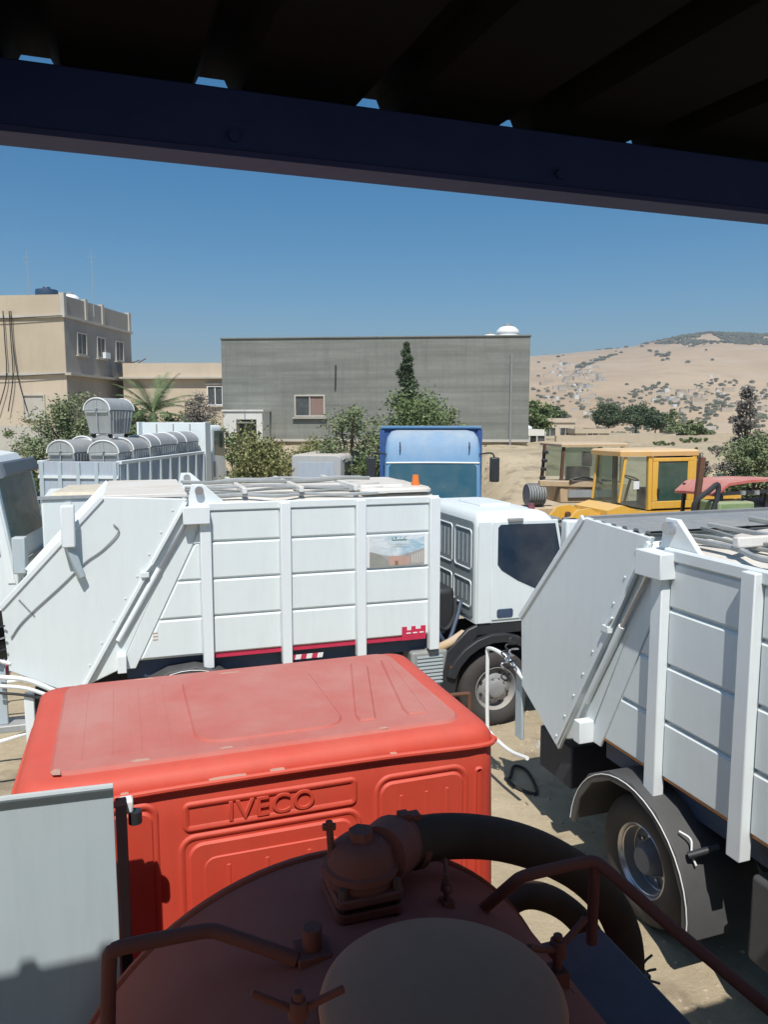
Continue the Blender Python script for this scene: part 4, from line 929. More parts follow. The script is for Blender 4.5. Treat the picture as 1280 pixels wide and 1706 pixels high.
# ------------------------------------------------------------------ vegetation
def leaves_mesh(name, clumps, per, size, mat, seed, droop=0, aspect=2.2):
    """many leaf sized faces scattered round clump centres; clumps = [(centre, radius)]"""
    rg = np.random.default_rng(seed); cs = np.array([c for c, r_ in clumps], float); rs = np.array([r_ for c, r_ in clumps], float)
    n = len(clumps)*per; ix = np.repeat(np.arange(len(clumps)), per)
    dv = rg.normal(size=(n, 3)); dv /= np.linalg.norm(dv, axis=1)[:, None]
    rad = rg.uniform(.1, 1.25, n)**.8; p = cs[ix] + dv * (rs[ix]*rad)[:, None] * np.array([1, 1, .75])
    a = rg.normal(size=(n, 3)); a[:, 2] = a[:, 2]*.6 - droop; a /= np.linalg.norm(a, axis=1)[:, None]
    b = np.cross(a, rg.normal(size=(n, 3))); b /= np.linalg.norm(b, axis=1)[:, None]
    s_ = size * rg.uniform(.6, 1.4, n)[:, None]
    v = np.stack([p - a*s_*.5, p + b*s_/aspect*.5, p + a*s_*.5, p - b*s_/aspect*.5], 1).reshape(-1, 3)
    me = bpy.data.meshes.new(name); me.vertices.add(4*n); me.vertices.foreach_set('co', v.ravel())
    me.loops.add(4*n); me.loops.foreach_set('vertex_index', np.arange(4*n)); me.polygons.add(n); me.polygons.foreach_set('loop_start', np.arange(0, 4*n, 4))
    me.update(calc_edges=True); me.materials.append(mat)
    o = bpy.data.objects.new(name, me); C.objects.link(o); return o
def tree(name, loc, H, wd, mat, label, cat='tree', seed=0, n=46, per=110, size=.13, base=.15, shape='round', droop=0, dep=None, group=None, lean=0):
    rg = random.Random(seed); t = empty(name, loc, rg.uniform(0, 6), label, cat, group)
    cl = []; br = MB()
    for k in range(n):
        u = rg.random(); a = rg.uniform(0, 2*PI)
        if shape == 'cone': z = base + (1-base)*u**1.15; rr = (1 - (z-base)/(1-base))**.8*.5*rg.uniform(.35, 1); cr = .10 + .12*(1-z)
        elif shape == 'spire':
            z = base + (1-base)*u; rr = (.5*(1-(z-base)/(1-base))**.9)*rg.uniform(.2, 1); cr = .05 + .17*(1-z)
        else:
            ph = math.acos(rg.uniform(-.95, 1)); rr = .44*math.sin(ph)**.7*rg.uniform(.25, 1); z = base + (1-base)*(.46 + .46*math.cos(ph)*rg.uniform(.5, 1)); cr = rg.uniform(.13, .30)
        irr = 1 + .28*math.sin(a*2 + seed) + .15*math.sin(a*3 + seed*2)
        c = (rr*wd*irr*math.cos(a) + lean*z, rr*wd*irr*math.sin(a), z*H)
        cl.append((c, cr*min(wd, H)*.8))
        if k % 3 == 0:
            br.cyl((lean*z*.4, 0, max(.1, z*.55)*H), c, .012*H, .003*H, n=5)
    lm = leaves_mesh('foliage', cl, per, size, mat, seed+1, droop); lm.parent = t
    br.cyl((0, 0, -.3), (lean*.5, 0, H*.55), .035*H*.6+.03, .014*H, n=8)
    if shape in ('cone', 'spire'): br.cyl((lean*.5, 0, H*.5), (lean, 0, H*.97), .014*H, .003*H, n=6)
    br.build('trunk', M['bark'], t)
    return t
def tr(name, px, pytop, pybot, Y, wpx, mat, label, **k):
    a = at(px, pytop, Y); zb = max(T(a.x, Y), -50); zb2 = at(px, pybot, Y).z; zb = min(zb, zb2) if k.pop('fit', False) else zb
    return tree(name, (a.x, Y, zb), a.z - zb, wpx*1.22*Y/1290, mat, label, **k)
tr('conifer', 678, 572, 735, 31, 80, M['pine'], 'dark narrow conifer rising against the grey building', shape='spire', n=120, per=120, size=.12, base=.1, seed=3)
tr('leafy_tree', 692, 630, 740, 29, 150, M['olive'], 'broad green tree around the foot of the conifer', n=70, per=150, size=.13, base=.05, seed=5)
tr('leafy_tree', 640, 655, 745, 27.5, 66, M['olive2'], 'bushy grey green tree just left of the conifer', n=34, per=130, size=.12, base=.05, seed=6)
tr('olive_tree', 582, 652, 755, 26, 112, M['olive2'], 'rounded olive tree in front of the grey building between window and conifer', n=60, per=150, size=.11, base=.03, seed=8)
tr('shrub', 545, 705, 755, 25.5, 62, M['olive2'], 'low olive green shrub under the grey building window', cat='shrub', n=30, per=120, size=.11, base=.0, seed=9)
tr('shrub', 228, 682, 745, 33.5, 84, M['olive'], 'dark green shrub around the foot of the palm', cat='shrub', n=40, per=140, size=.12, base=0, seed=61)
tr('shrub', 345, 700, 760, 34, 60, M['olive2'], 'grey green shrub behind the tipper cab', cat='shrub', n=30, per=120, size=.12, base=0, seed=62)
tr('shrub', 35, 700, 750, 30, 60, M['olive2'], 'low shrub in front of the pale yard wall near the left edge', cat='shrub', n=28, per=110, size=.11, base=0, seed=63)
tr('shrub', 395, 700, 760, 27, 56, M['olive'], 'dark green bush between the tipper cab and the pepper tree', cat='shrub', n=30, per=130, size=.11, base=.0, seed=41)
tr('shrub', 492, 716, 765, 27, 54, M['pepper'], 'low yellowish bush between the pepper tree and the van', cat='shrub', n=26, per=120, size=.10, base=.0, seed=42)
tr('shrub', 520, 712, 760, 31, 70, M['pepper'], 'low bush against the foot of the grey building', cat='shrub', n=30, per=120, size=.10, base=.0, seed=43)
tr('leafy_tree', 748, 660, 735, 30, 50, M['olive2'], 'greyish tree behind the right half of the blue truck', n=36, per=120, size=.12, base=.05, seed=44)
tr('shrub', 612, 712, 765, 24.5, 46, M['olive'], 'dark bush left of the blue truck', cat='shrub', n=26, per=130, size=.10, base=.0, seed=45)
tr('pepper_tree', 430, 692, 775, 25, 118, M['pepper'], 'yellowish green drooping tree in front of the white porch', n=66, per=170, size=.12, base=.0, seed=10, droop=.9)
tr('olive_tree', 112, 645, 735, 31, 115, M['olive2'], 'grey green tree in front of the two storey house', n=60, per=150, size=.13, base=.05, seed=12)
tr('olive_tree', 180, 650, 740, 33, 90, M['olive'], 'darker olive tree left of the palm', n=44, per=150, size=.12, base=.05, seed=13)
tr('olive_tree', 72, 690, 745, 28, 66, M['olive2'], 'small low olive tree beside the pale yard wall', n=36, per=130, size=.12, base=.0, seed=14)
tr('grey_shrub', 330, 655, 735, 35, 70, M['grey_leaf'], 'greyish purple leafless looking shrub right of the palm', cat='shrub', n=50, per=90, size=.10, base=.05, seed=15)
tr('shrub', 290, 685, 740, 36, 150, M['olive'], 'dark green hedge like shrub behind the dump truck bed', cat='shrub', n=54, per=140, size=.12, base=.0, seed=16)
tr('shrub', 12, 690, 755, 22, 40, M['olive2'], 'small shrub at the left edge of the view', cat='shrub', n=24, per=110, size=.09, base=.0, seed=17)
tr('leafy_tree', 893, 666, 735, 52, 48, M['olive'], 'green tree right against the end of the grey building', n=44, per=120, size=.2, base=.1, seed=18)
tr('pine_tree', 925, 672, 712, 70, 42, M['pine'], 'small dark pine above the beige house', n=40, per=120, size=.24, base=.1, seed=19)
tr('pine_tree', 1016, 670, 730, 85, 46, M['pine'], 'leftmost of the dark pines below the hill', n=44, per=150, size=.26, base=.2, seed=20)
tr('pine_tree', 1062, 672, 730, 84, 62, M['pine'], 'widest of the dark pines below the hill', n=60, per=150, size=.26, base=.2, seed=21)
tr('pine_tree', 1094, 682, 730, 82, 38, M['pine'], 'smaller dark pine at the right end of the dark pine row', n=36, per=130, size=.26, base=.2, seed=22)
tr('sparse_tree', 1123, 682, 735, 70, 34, M['olive2'], 'thin sparse tree right of the dark pines', n=26, per=70, size=.22, base=.1, seed=23, shape='cone')
tr('leafy_tree', 1160, 700, 760, 50, 50, M['olive2'], 'pale bush like tree between thin tree and big tree', n=34, per=90, size=.2, base=.0, seed=25)
tr('sparse_tree', 1247, 645, 795, 26, 74, M['grey_leaf'], 'tall silvery airy tree at the right edge', n=58, per=90, size=.11, base=.25, seed=26, shape='cone')
tr('leafy_tree', 1262, 700, 800, 24, 96, M['olive2'], 'dense green shrubby tree at the foot of the silvery tree', n=64, per=150, size=.11, base=.05, seed=27)
tr('shrub', 1165, 752, 790, 27, 46, M['grey_leaf'], 'dry grey shrub on the slope behind the yellow loader', cat='shrub', n=24, per=80, size=.10, base=.0, seed=28)
tr('shrub', 1105, 735, 760, 38, 40, M['olive2'], 'dusty shrub on the bank below the thin tree', cat='shrub', n=22, per=90, size=.12, base=0, seed=51)
tr('shrub', 1196, 745, 790, 33, 60, M['olive2'], 'grey green shrub between the dry shrub and the silvery tree', cat='shrub', n=30, per=100, size=.12, base=0, seed=52)
tr('shrub', 1150, 728, 760, 44, 50, M['olive'], 'dark shrub on the bank in front of the pale farmhouse', cat='shrub', n=24, per=90, size=.14, base=0, seed=53)
tr('shrub', 960, 728, 745, 46, 46, M['olive'], 'low dark shrub at the tan wall', cat='shrub', n=18, per=80, size=.14, base=0, seed=29)
# palm: arching fronds with leaflets
pp = at(255, 700, 34); pz = T(pp.x, 34)
pm = empty('palm_tree', (pp.x, 34, pz), 0, 'young green palm with wide arching fronds behind the waste bins', 'palm tree')
hub = at(250, 690, 34).z - pz
mb = MB(); mb.cyl((0, 0, -.3), (0, 0, hub), .22, .17, n=12)
for k in range(9): mb.lathe([(.21, 0), (.25, .05), (.2, .1)], (0, 0, hub*k/9), Z, 12)
mb.build('trunk', M['bark'], pm)
rg = random.Random(4)
for k in range(30):
    a = 2*PI*k/30*2.4 + rg.uniform(-.2, .2); el = R(rg.uniform(8, 78)); Lf = rg.uniform(1.7, 2.2)
    mb = MB(); prev = Vector((0, 0, hub)); d = Vector((math.cos(a)*math.cos(el), math.sin(a)*math.cos(el), math.sin(el)))
    sidev = d.cross(Z).normalized()
    for j in range(13):
        nx = prev + d * Lf/13; mb.bar(prev, nx, .02*(1-j/16))
        if j > 1:
            for q in range(2):
                m_ = prev.lerp(nx, q/2)
                for sg in (-1, 1):
                    tip = m_ + (sidev*sg*.8 + d*.75 - Z*.25).normalized()*(.42*math.sin(PI*(j+1)/15)+.1)
                    wv = d*.022; mb.add([m_ - wv, m_ + wv, tip], [(0, 1, 2)])
        prev = nx; d = (d - Z*.085).normalized()
    mb.build('frond', M['palm'], pm, smooth=0)
# scrub and trees on the far hill (nobody could count them)
rg = np.random.default_rng(9); bl = MB(); cnt = 0
ico = [(0,0,1),(.894,0,.447),(.276,.851,.447),(-.724,.526,.447),(-.724,-.526,.447),(.276,-.851,.447),(.724,.526,-.2),(-.276,.851,-.2),(-.894,0,-.2),(-.276,-.851,-.2),(.724,-.526,-.2)]
icf = [(0,1,2),(0,2,3),(0,3,4),(0,4,5),(0,5,1),(1,6,2),(2,7,3),(3,8,4),(4,9,5),(5,10,1),(6,7,2),(7,8,3),(8,9,4),(9,10,5),(10,6,1)]
def dens(px, r_):
    d = .006
    t = (r_-1180)/320
    if px > 1040: d += 4.5*sm((px-1050)/110)*sm(t*1.8 + .35) * (1 if r_ < 1500 else .9)
    if 985 < px < 1230 and r_ > 1400: d += .45
    if abs((r_-1150) - (px-1050)*.2) < 14 and 1150 < px < 1320: d += .9
    if abs((r_-1010) - (px-960)*2.6) < 22 and 955 < px < 1030: d += .8
    if r_ < 850 and px > 885: d += .16
    if 1085 < px < 1110 and 1060 < r_ < 1160: d += .7
    n_ = mnoise.noise(Vector((px*.03, r_*.012, 1.5)))
    return d * max(0, .42 + 1.5*n_)
while cnt < 30000:
    px = rg.uniform(860, 1500); r_ = rg.uniform(480, 1530)
    cnt += 1
    if rg.random() > dens(px, r_): continue
    x_, y_ = (px-640)/1290*r_, r_; z_ = hill_z(px, r_); s_ = rg.uniform(1.3, 3.4) * (1 if r_ > 900 else .8); ro = rg.uniform(0, 6)
    c_, q_ = math.cos(ro), math.sin(ro)
    jit = rg.uniform(.75, 1.25, (11, 3))
    bl.add([(x_ + s_*(a*c_-b*q_)*1.15*jit[i, 0], y_ + s_*(a*q_+b*c_)*jit[i, 1], z_ + s_*.4 + c*s_*.8*jit[i, 2]) for i, (a, b, c) in enumerate(ico)], icf)
o = bl.build('hillside_scrub', leafmat('scrub', (.07, .08, .045), (.16, .16, .09)), None, 0); tag(o, kind='stuff'); o['label'] = 'dark scrub and small trees dotted over the far hill'
# ------------------------------------------------------------------ other vehicles in the yard
def road_wheel(root, x, yo, sd, r=.5): return wheel(root, x, yo, sd, r=r)

# white truck cut by the left edge, seen over the hopper of the garbage truck
q = at(18, 757, 12.6)
t4 = empty('white_truck', (q.x, 12.6, 0), R(10.5), 'white truck cab with dark visor cut off by the left edge of the view', 'truck')
# local: front at x = 0, right side at y = 0
H4 = q.z
def prism_y(poly, y0, y1, ch=.02): mb = MB(); mb.plate(poly, (0, y1, 0), X, Z, y1-y0, ch); return mb
prism_y([(-1.9, 1.1), (-.02, 1.1), (0, 1.6), (-.10, 2.15), (-.28, H4-.34), (-1.9, H4-.34)], 0, 2.3).build('cab', M['white'], t4, bevel=.03)
prism_y([(-1.9, H4-.338), (-.30, H4-.338), (-.5, H4-.06), (-.9, H4), (-1.9, H4)], .05, 2.25, .03).build('roof', M['white'], t4, bevel=.04)
v = Vector((-.18, 0, H4-.34-2.15)).normalized()
MB().plate(rrect(.14, 2.16, .0, H4-.40-2.16, .06), (-.098, 0, 2.16), Y_, v, .012, .004).build('windscreen', M['glassteal'], t4)
MB().plate([(.05, 0), (2.25, 0), (2.18, .26), (.12, .26)], (-.20, 0, H4-.40), Y_, Vector((-.35, 0, 1)).normalized(), .10, .04).build('sun_visor', plain('visor_grey', (.10, .12, .14), .5), t4)
mb = MB(); side(mb, -1, 0, [(-1.55, 1.95), (-.25, 1.95), (-.36, H4-.45), (-1.55, H4-.45)], .012, .004); mb.build('window', M['glass'], t4)
mb = MB(); side(mb, -1, 0, [(-.16, 1.5), (-.04, 1.5), (-.12, 2.1), (-.31, H4-.36), (-.43, H4-.36), (-.24, 2.05)], .02, .006); mb.build('pillar', M['post'], t4)
MB().box(-.1, .12, .0, 2.3, .5, 1.09).build('bumper', M['grey'], t4, bevel=.04)
for k in range(5): MB().box(.001, .03, .2, 2.1, 1.2 + k*.14, 1.28 + k*.14).build('grille_slat', M['grey'], t4, bevel=.006)
mb = MB(); mb.box(.0, .2, -.28, -.08, 1.7, 2.3); mb.build('mirror', M['lightgrey'], t4, bevel=.02)
for y in (.14, 2.16): wheel(t4, -.95, y if y > 1 else 0, 1 if y > 1 else -1)
MB().box(-6, -1.9, .6, 1.7, .8, 1.1).build('chassis', M['chassis'], t4)
# dusty white body parked between it and the dump truck (low flat roof with junk)
q = at(75, 825, 12.2)
pt = empty('flatbed_body', (-5.35, 12.0, 0), R(20), 'dusty flat truck body with cream sheet on top behind the first hopper', 'truck body')
MB().box(0, 2.9, 0, 2.1, 1.0, 2.95).build('body', M['white'], pt, bevel=.02)
MB().box(-.05, 2.95, -.03, .04, 2.951, 3.0).build('rail', M['galv'], pt)
mb = MB(); mb.plate([(.1, .3), (1.6, .2), (1.9, 1.1), (1.5, 1.9), (.3, 1.8)], (0, 0, 2.951), X, Y_, .08, .05); mb.build('cream_sheet', plain('cream', (.58, .52, .40), .8), pt)
for k in range(4): mb = MB(); mb.box(.35 + k*.5, .43 + k*.5, -.03, -.001, 1.2, 2.9); mb.build('rib', M['post'], pt)
for sd, y in ((-1, 0), (1, 2.1)): wheel(pt, .8, y, sd); wheel(pt, 2.2, y, sd)

# dump truck loaded with galvanised waste bins
b0 = at(200, 768, 22.0); zr = b0.z
DG = T(-8, 24)
dt = empty('dump_truck', (b0.x, 22.0, DG), R(83.5), 'pale tipper truck with white headboard carrying metal waste bins', 'dump truck')
zr -= DG; BL, BWd = 7.2, 2.45          # local X forward from the tail, right side y = 0, left y = BWd
mb = MB(); mb.box(0, BL, .071, BWd-.071, .95, zr-.62); mb.build('bed_floor', M['bluepale'], dt)
for y0 in (0, BWd-.07):
    sp = MB(); sp.box(0, BL, y0, y0+.07, 1.251, zr-.10); sp.build('bed_side', M['bluepale'], dt)
    sp = MB(); sp.box(-.03, BL, y0-.05, y0+.11, zr-.10, zr); sp.build('bed_rail', M['white'], dt, bevel=.01)
    for k in range(9):
        sp = MB(); yy = -.09 if y0 == 0 else BWd + .002; sp.box(.3 + k*.8, .40 + k*.8, yy, yy+.088, 1.0, zr-.102); sp.build('bed_rib', M['lightgrey'], dt)
mb = MB(); mb.box(-.08, -.002, .02, BWd-.02, 1.0, zr-.02); mb.build('tailboard', M['bluepale'], dt, bevel=.01)
for k in range(5):
    mb = MB(); mb.box(-.14, -.081, .06 + k*.55, .17 + k*.55, 1.05, zr-.05); mb.build('tailboard_rib', M['lightgrey'], dt)
mb = MB(); mb.box(-.13, -.081, .02, BWd-.02, zr-.5, zr-.42); mb.build('tailboard_rail', M['white'], dt)
hb = at(270, 704, 29.0).z - DG
mb = MB(); mb.box(BL-.02, BL+.10, -.02, BWd+.02, 1.0, hb); mb.build('headboard', M['white'], dt, bevel=.02)
for y_ in (-.10, BWd+.02): mb = MB(); mb.box(BL-.35, BL+.25, y_, y_+.08, 1.0, hb+.02); mb.build('headboard_post', M['white'], dt, bevel=.015)
for yy in (.6, 1.25, 1.9): mb = MB(); mb.cyl((BL-.04, yy, 1.3), (BL-.04, yy, hb-.05), .018, n=6); mb.build('headboard_seam', M['grey'], dt)
cz = at(345, 708, 31).z - DG
ct = cab_shell(dt, BL+.75, 1.75, 1.15, 1.1, cz, M['white'], slope=.25, wz=.7)
ct.location.y = BWd/2 - .05
for sd in (-1, 1):
    mb = MB(); side(mb, sd, 1.15, [(BL+1.0, cz-1.15), (BL+2.25, cz-1.25), (BL+2.15, cz-.22), (BL+1.0, cz-.22)], .012, .004, off=.003); w_ = mb.build('window', M['glassg'], dt); w_.location.y = BWd/2-.05
    mb = MB(); side(mb, sd, 1.15, rrect(BL+.85, BL+1.05, cz-2.0, cz-1.4, .03), .012, .004, off=.003); w_ = mb.build('louvre_panel', M['grey'], dt); w_.location.y = BWd/2-.05
    mb = MB(); side(mb, sd, 1.2, rrect(BL+2.1, BL+2.25, cz-.9, cz-.3, .03), .10, .02, off=.05); w_ = mb.build('mirror', M['black'], dt); w_.location.y = BWd/2-.05
MB().plate(rrect(-1.0, 1.0, .0, .85, .05), (BL+2.47, BWd/2-.05, cz-1.2), Y_, Vector((-.25, 0, .9)).normalized(), .01, .004).build('windscreen', M['glass'], dt)
ch = MB(); ch.box(.2, BL+2.4, .7, .85, .6, .94); ch.box(.2, BL+2.4, 1.55, 1.7, .6, .94); ch.build('chassis', M['chassis'], dt)
for xx in (1.2, 2.5, BL+1.6):
    wheel(dt, xx, .0, -1, concave=True); wheel(dt, xx, BWd, 1, concave=True)

def make_bin():
    b = empty('waste_bin', (0, 0, 0), 0)
    W_, D_2, H_ = .62, .44, .82     # half width at the top, half depth, body height
    lo = [(-.50, -.36), (.50, -.36), (.50, .36), (-.50, .36)]; hi = [(-W_, -D_2), (W_, -D_2), (W_, D_2), (-W_, D_2)]
    mb = MB(); mb.loft([[(x, y, .12) for x, y in lo], [(x, y, H_) for x, y in hi]]); body = mb.build('body', M['galv'], b, bevel=.03)
    mb = MB(); rings = []
    for i in range(11):
        a = PI*i/10; yy, zz = -D_2*1.02*math.cos(a), H_ + .005 + .36*math.sin(a); rings.append([(-W_, yy, zz), (W_, yy, zz)])
    pts0 = [r_[0] for r_ in rings]; pts1 = [r_[1] for r_ in rings]
    mb = MB(); mb.loft([pts0, pts1]); lid = mb.build('lid', M['galv'], b, 50)
    for s_ in (-1, 1):
        mb = MB(); mb.tube([(s_*(W_+.01), p[1]*.98, p[2]-.01) for p in pts0], .022, 6, 2); mb.build('lid_rim', M['plastw'], lid)
        mb = MB(); mb.bar((s_*(W_+.012), 0, .2), (s_*(W_+.012), 0, H_+.3), .03); mb.build('end_rib', M['galv'], body)
        mb = MB(); mb.bar((s_*(W_+.012), -.36, H_-.05), (s_*(W_+.012), .36, H_-.05), .04); mb.cyl((s_*W_, 0, H_+.05), (s_*(W_+.09), 0, H_+.05), .03); mb.build('end_rib', M['galv'], body)
    for k in range(7):
        x_ = -.48 + k*.16
        for s_ in (-1, 1):
            mb = MB(); mb.bar((x_*.85, s_*.372, .16), (x_, s_*(D_2+.006), H_-.04), .035, .025); mb.build('side_rib', M['galv'], body)
    for x_ in (-.4, .4):
        for y_ in (-.28, .28):
            mb = MB(); mb.cyl((x_-.02, y_, .065), (x_+.02, y_, .065), .065, n=12); mb.box(x_-.03, x_+.03, y_-.02, y_+.02, .065, .13); mb.build('castor', M['rubber'], b)
    return b
DM = dt.matrix_basis.copy()
bproto = make_bin()
bins = [ # local x along bed, y across, z base, rotz, tilt, label
 (1.35, .92, zr+.62, -8, (0, 0), 'waste bin standing upright on top of the pile in the tipper'),
 (.70, .62, zr-.60, 8, (0, 0), 'rearmost waste bin at the right corner of the tipper bed'),
 (.75, 1.80, zr-.60, -5, (0, 0), 'rearmost waste bin at the left corner of the tipper bed'),
 (1.95, 1.80, zr-.55, -6, (0, 4), 'waste bin left of the standing one in the tipper bed'),
 (1.80, .60, zr-.55, 3, (0, 0), 'waste bin in the bed right under the standing one'),
 (2.95, .60, zr-.50, 6, (0, 0), 'third waste bin along the right side of the tipper bed'),
 (4.05, .60, zr-.48, -4, (0, 0), 'fourth waste bin along the right side of the tipper bed'),
 (5.15, .62, zr-.45, 3, (0, 0), 'fifth waste bin along the right side of the tipper bed'),
 (6.30, .62, zr-.45, 0, (0, 0), 'foremost waste bin by the white headboard'),
 (3.2, 1.80, zr-.45, 5, (0, 0), 'waste bin in the middle of the left side of the tipper bed')]
for i, (lx, ly, lz, rz, tl, lab) in enumerate(bins):
    o = bproto if i == 0 else copy_tree(bproto)
    if i == 0 or True:
        wpt = Matrix.Translation(Vector((b0.x, 22.0, DG))) @ Matrix.Rotation(R(83.5), 4, 'Z') @ Vector((lx, ly, 0))
    o.location = (wpt.x, wpt.y, DG + lz); o.rotation_euler = (R(tl[0]), R(tl[1]), R(83.5 + rz))
    tag(o, lab, 'waste bin', 'galvanised waste bins loaded on the tipper')

# dusty van behind the first garbage truck
vg = T(-2, 24.5); q = at(482, 757, 24.5); vz = q.z - vg
vn = empty('van', (at(484, 757, 24.5).x, 24.5, vg), R(80), 'dusty pale grey van seen from behind over the garbage truck roof', 'van')
VW, VL = 1.66, 4.4; k_ = vz
rear = lambda x, i, z0: [(x, -VW + a, b) for a, b in rrect(i, VW-i, z0, k_-i*1.2, .16, 4)]
mb = MB(); mb.loft([rear(0, .04, .35), rear(.10, 0, .3), rear(VL-1.2, 0, .3), rear(VL-.5, .1, .3)]); mb.build('body', M['van'], vn, 40)
mb = MB(); mb.loft([[(VL-.5, -VW + a, b) for a, b in rrect(.1, VW-.1, .3, k_*.62, .1, 4)], [(VL+.3, -VW + a, b) for a, b in rrect(.14, VW-.14, .35, k_*.5, .1, 4)]]); mb.build('bonnet', M['van'], vn, 40)
mb = MB(); mb.plate([(.18, k_*.56), (VW-.18, k_*.56), (VW-.24, k_-.24), (.24, k_-.24)], (-.003, 0, 0), -Y_, Z, .012, .004); mb.build('rear_window', M['bluepale'], vn)
for xx in (.35, 1.5, 2.7):
    mb = MB(); mb.plate([(xx, k_*.60), (xx+1.0, k_*.60), (xx+.97, k_-.26), (xx+.03, k_-.26)], (0, -VW-.001, 0), X, Z, .01, .003); mb.build('side_window', M['winglass'], vn)
for s_ in (0, -VW): mb = MB(); mb.box(.15, VL-1.3, s_-.02, s_+.02, k_-.17, k_-.13); mb.build('gutter', M['white'], vn)
for xx in (.8, 3.6):
    for yy, s_ in ((-VW, -1), (0, 1)): wheel(vn, xx, yy, s_, r=.33, width=.2)
for y_ in (-.12, -VW+.12): mb = MB(); mb.box(-.012, .02, y_-.06, y_+.06, .7, 1.0); mb.build('tail_lamp', M['redtape'], vn)

# light blue tipper facing the camera
bgz = T(1.2, 19); c0 = at(722, 718, 18.2)
bt = empty('blue_truck', (c0.x, 18.2, bgz), R(-92), 'light blue tipper truck facing the camera with a dusty roof', 'truck')
hz = c0.z - bgz; hb_ = 1.16
lv = [(1.0, -1.7, 0, hb_, .08), (hz-1.62, -1.7, 0, hb_, .1), (hz-.76, -1.7, -.14, hb_-.02, .1), (hz-.40, -1.7, -.24, hb_-.03, .12), (hz-.16, -1.68, -.38, hb_-.07, .14), (hz-.03, -1.62, -.56, hb_-.16, .14), (hz, -1.5, -.75, hb_-.28, .12)]
mb = MB(); mb.loft([[(a, b, z) for a, b in rrect(xa, xb, -h, h, r_, 5)] for z, xa, xb, h, r_ in lv]); mb.build('cab', M['blue'], bt, 40)
MB().plate(rrect(-1.04, 1.04, 0, .86, .08), (.003, 0, hz-1.64), Y_, Vector((-.14, 0, .86)).normalized(), .012, .004).build('windscreen', M['glassteal'], bt)
MB().tube([(-.135, -1.1, hz-.755), (-.12, 0, hz-.745), (-.135, 1.1, hz-.755)], .02, 8, 4).build('visor_lip', M['plastw'], bt)
for yy in (-.78, .86):
    MB().tube([(-.20, yy, hz-.27), (-.17, yy+.01, hz-.38), (-.155, yy, hz-.50)], .015, 6, 4).build('grab_handle', M['black'], bt)
for k in range(4): MB().box(.0, .04, -.8, .8, hz-2.2 + k*.12, hz-2.13 + k*.12).build('grille_slat', M['black'], bt)
MB().box(-.3, .12, -1.15, 1.15, .45, .99).build('bumper', M['blue'], bt, bevel=.05)
for s_ in (-1, 1):
    mb = MB(); mb.box(-.22, -.06, s_*1.46-.11, s_*1.46+.11, hz-1.2, hz-.62); mm = mb.build('mirror', M['black'], bt, bevel=.03)
    MB().tube([(-.2, s_*1.1, hz-.55), (-.12, s_*1.38, hz-.52), (-.12, s_*1.46, hz-.64)], .02, 6, 4).build('mirror_arm', M['black'], mm)
    mb = MB(); mb.plate([( -1.4, hz-1.5), (-.3, hz-1.5), (-.4, hz-.8), (-1.4, hz-.8)] if s_ < 0 else [(1.4, hz-.8), (.4, hz-.8), (.3, hz-1.5), (1.4, hz-1.5)], (0, s_*(hb_+.001), 0), X*(1 if s_ < 0 else -1), Z, .01, .003); mb.build('window', M['glass'], bt)
    wheel(bt, -.9, s_*1.2, s_); wheel(bt, -4.6, s_*1.2, s_, concave=True); wheel(bt, -5.9, s_*1.2, s_, concave=True)
tz_ = at(730, 714, 20.3).z - bgz
mb = MB(); mb.box(-2.12, -2.02, -1.22, 1.22, 1.2, tz_); mb.build('bed_front', M['dblue'], bt)
mb = MB(); mb.box(-2.2, -1.95, -1.30, 1.30, tz_+.001, tz_+.07); mb.build('bed_rail', M['blue'], bt, bevel=.01)
for s_ in (-1, 1):
    mb = MB(); mb.box(-2.2, -1.98, s_*1.27-.06, s_*1.27+.06, 1.2, tz_-.001); mb.build('bed_post', M['dblue'], bt, bevel=.01)
    mb = MB(); mb.box(-6.8, -2.21, s_*1.24-.03, s_*1.24+.03, 1.2, tz_-.10); mb.build('bed_side', M['dblue'], bt)
mb = MB(); mb.box(-6.8, -2.0, -1.2, 1.2, 1.05, 1.199); mb.build('bed_floor', M['dblue'], bt)
mb = MB(); mb.box(-6.8, -.2, -.5, .5, .7, 1.0); mb.build('chassis', M['chassis'], bt)

# yellow wheel loader
lg = T(5.6, 17); c1 = at(1084, 752, 16.4)
lo = empty('wheel_loader', (c1.x, 16.4, lg), R(198), 'yellow wheel loader with tall glazed cab and dusty roof', 'wheel loader')
ct_ = c1.z - lg; cb_ = ct_ - 1.25; LW = 1.30; LLn = 1.18      # local X forwards (left in view), Y+ towards the camera: near face y = 0
Yl = M['yellow']
# cab frame: rear box x -1.18..0 is the door side; the windscreen bulges forwards to x = .75
def post(p0, p1, w_=.07, nm='pillar'): mb = MB(); mb.bar(p0, p1, w_*1.35); mb.build(nm, Yl, lo, bevel=.01)
for y_ in (-.035, -LW+.035):
    post((-LLn+.04, y_, cb_), (-LLn+.04, y_, ct_-.10), .08); post((-.04, y_, cb_), (-.02, y_, ct_-.10), .07)
    post((.62, y_-.12 if y_ > -.5 else y_+.12, cb_+.16), (.50, y_-.1 if y_ > -.5 else y_+.1, ct_-.12), .04)
mb = MB(); mb.plate([(-LLn-.05, -LW), (.02, -LW-.02), (.66, -LW+.10), (.66, -.10), (.02, .04), (-LLn-.05, .03)], (0, 0, ct_-.10), X, Y_, .13, .04); mb.build('roof', paint('loader_roof', (.66, .38, .13), rough=.6, dust=.4, top=.7, dustcol=(.62, .48, .32)), lo)
g_ = lambda pts, nm='window': (lambda mb: mb.build(nm, M['clear'], lo, 0))(MB().add(pts, [tuple(range(len(pts)))]))
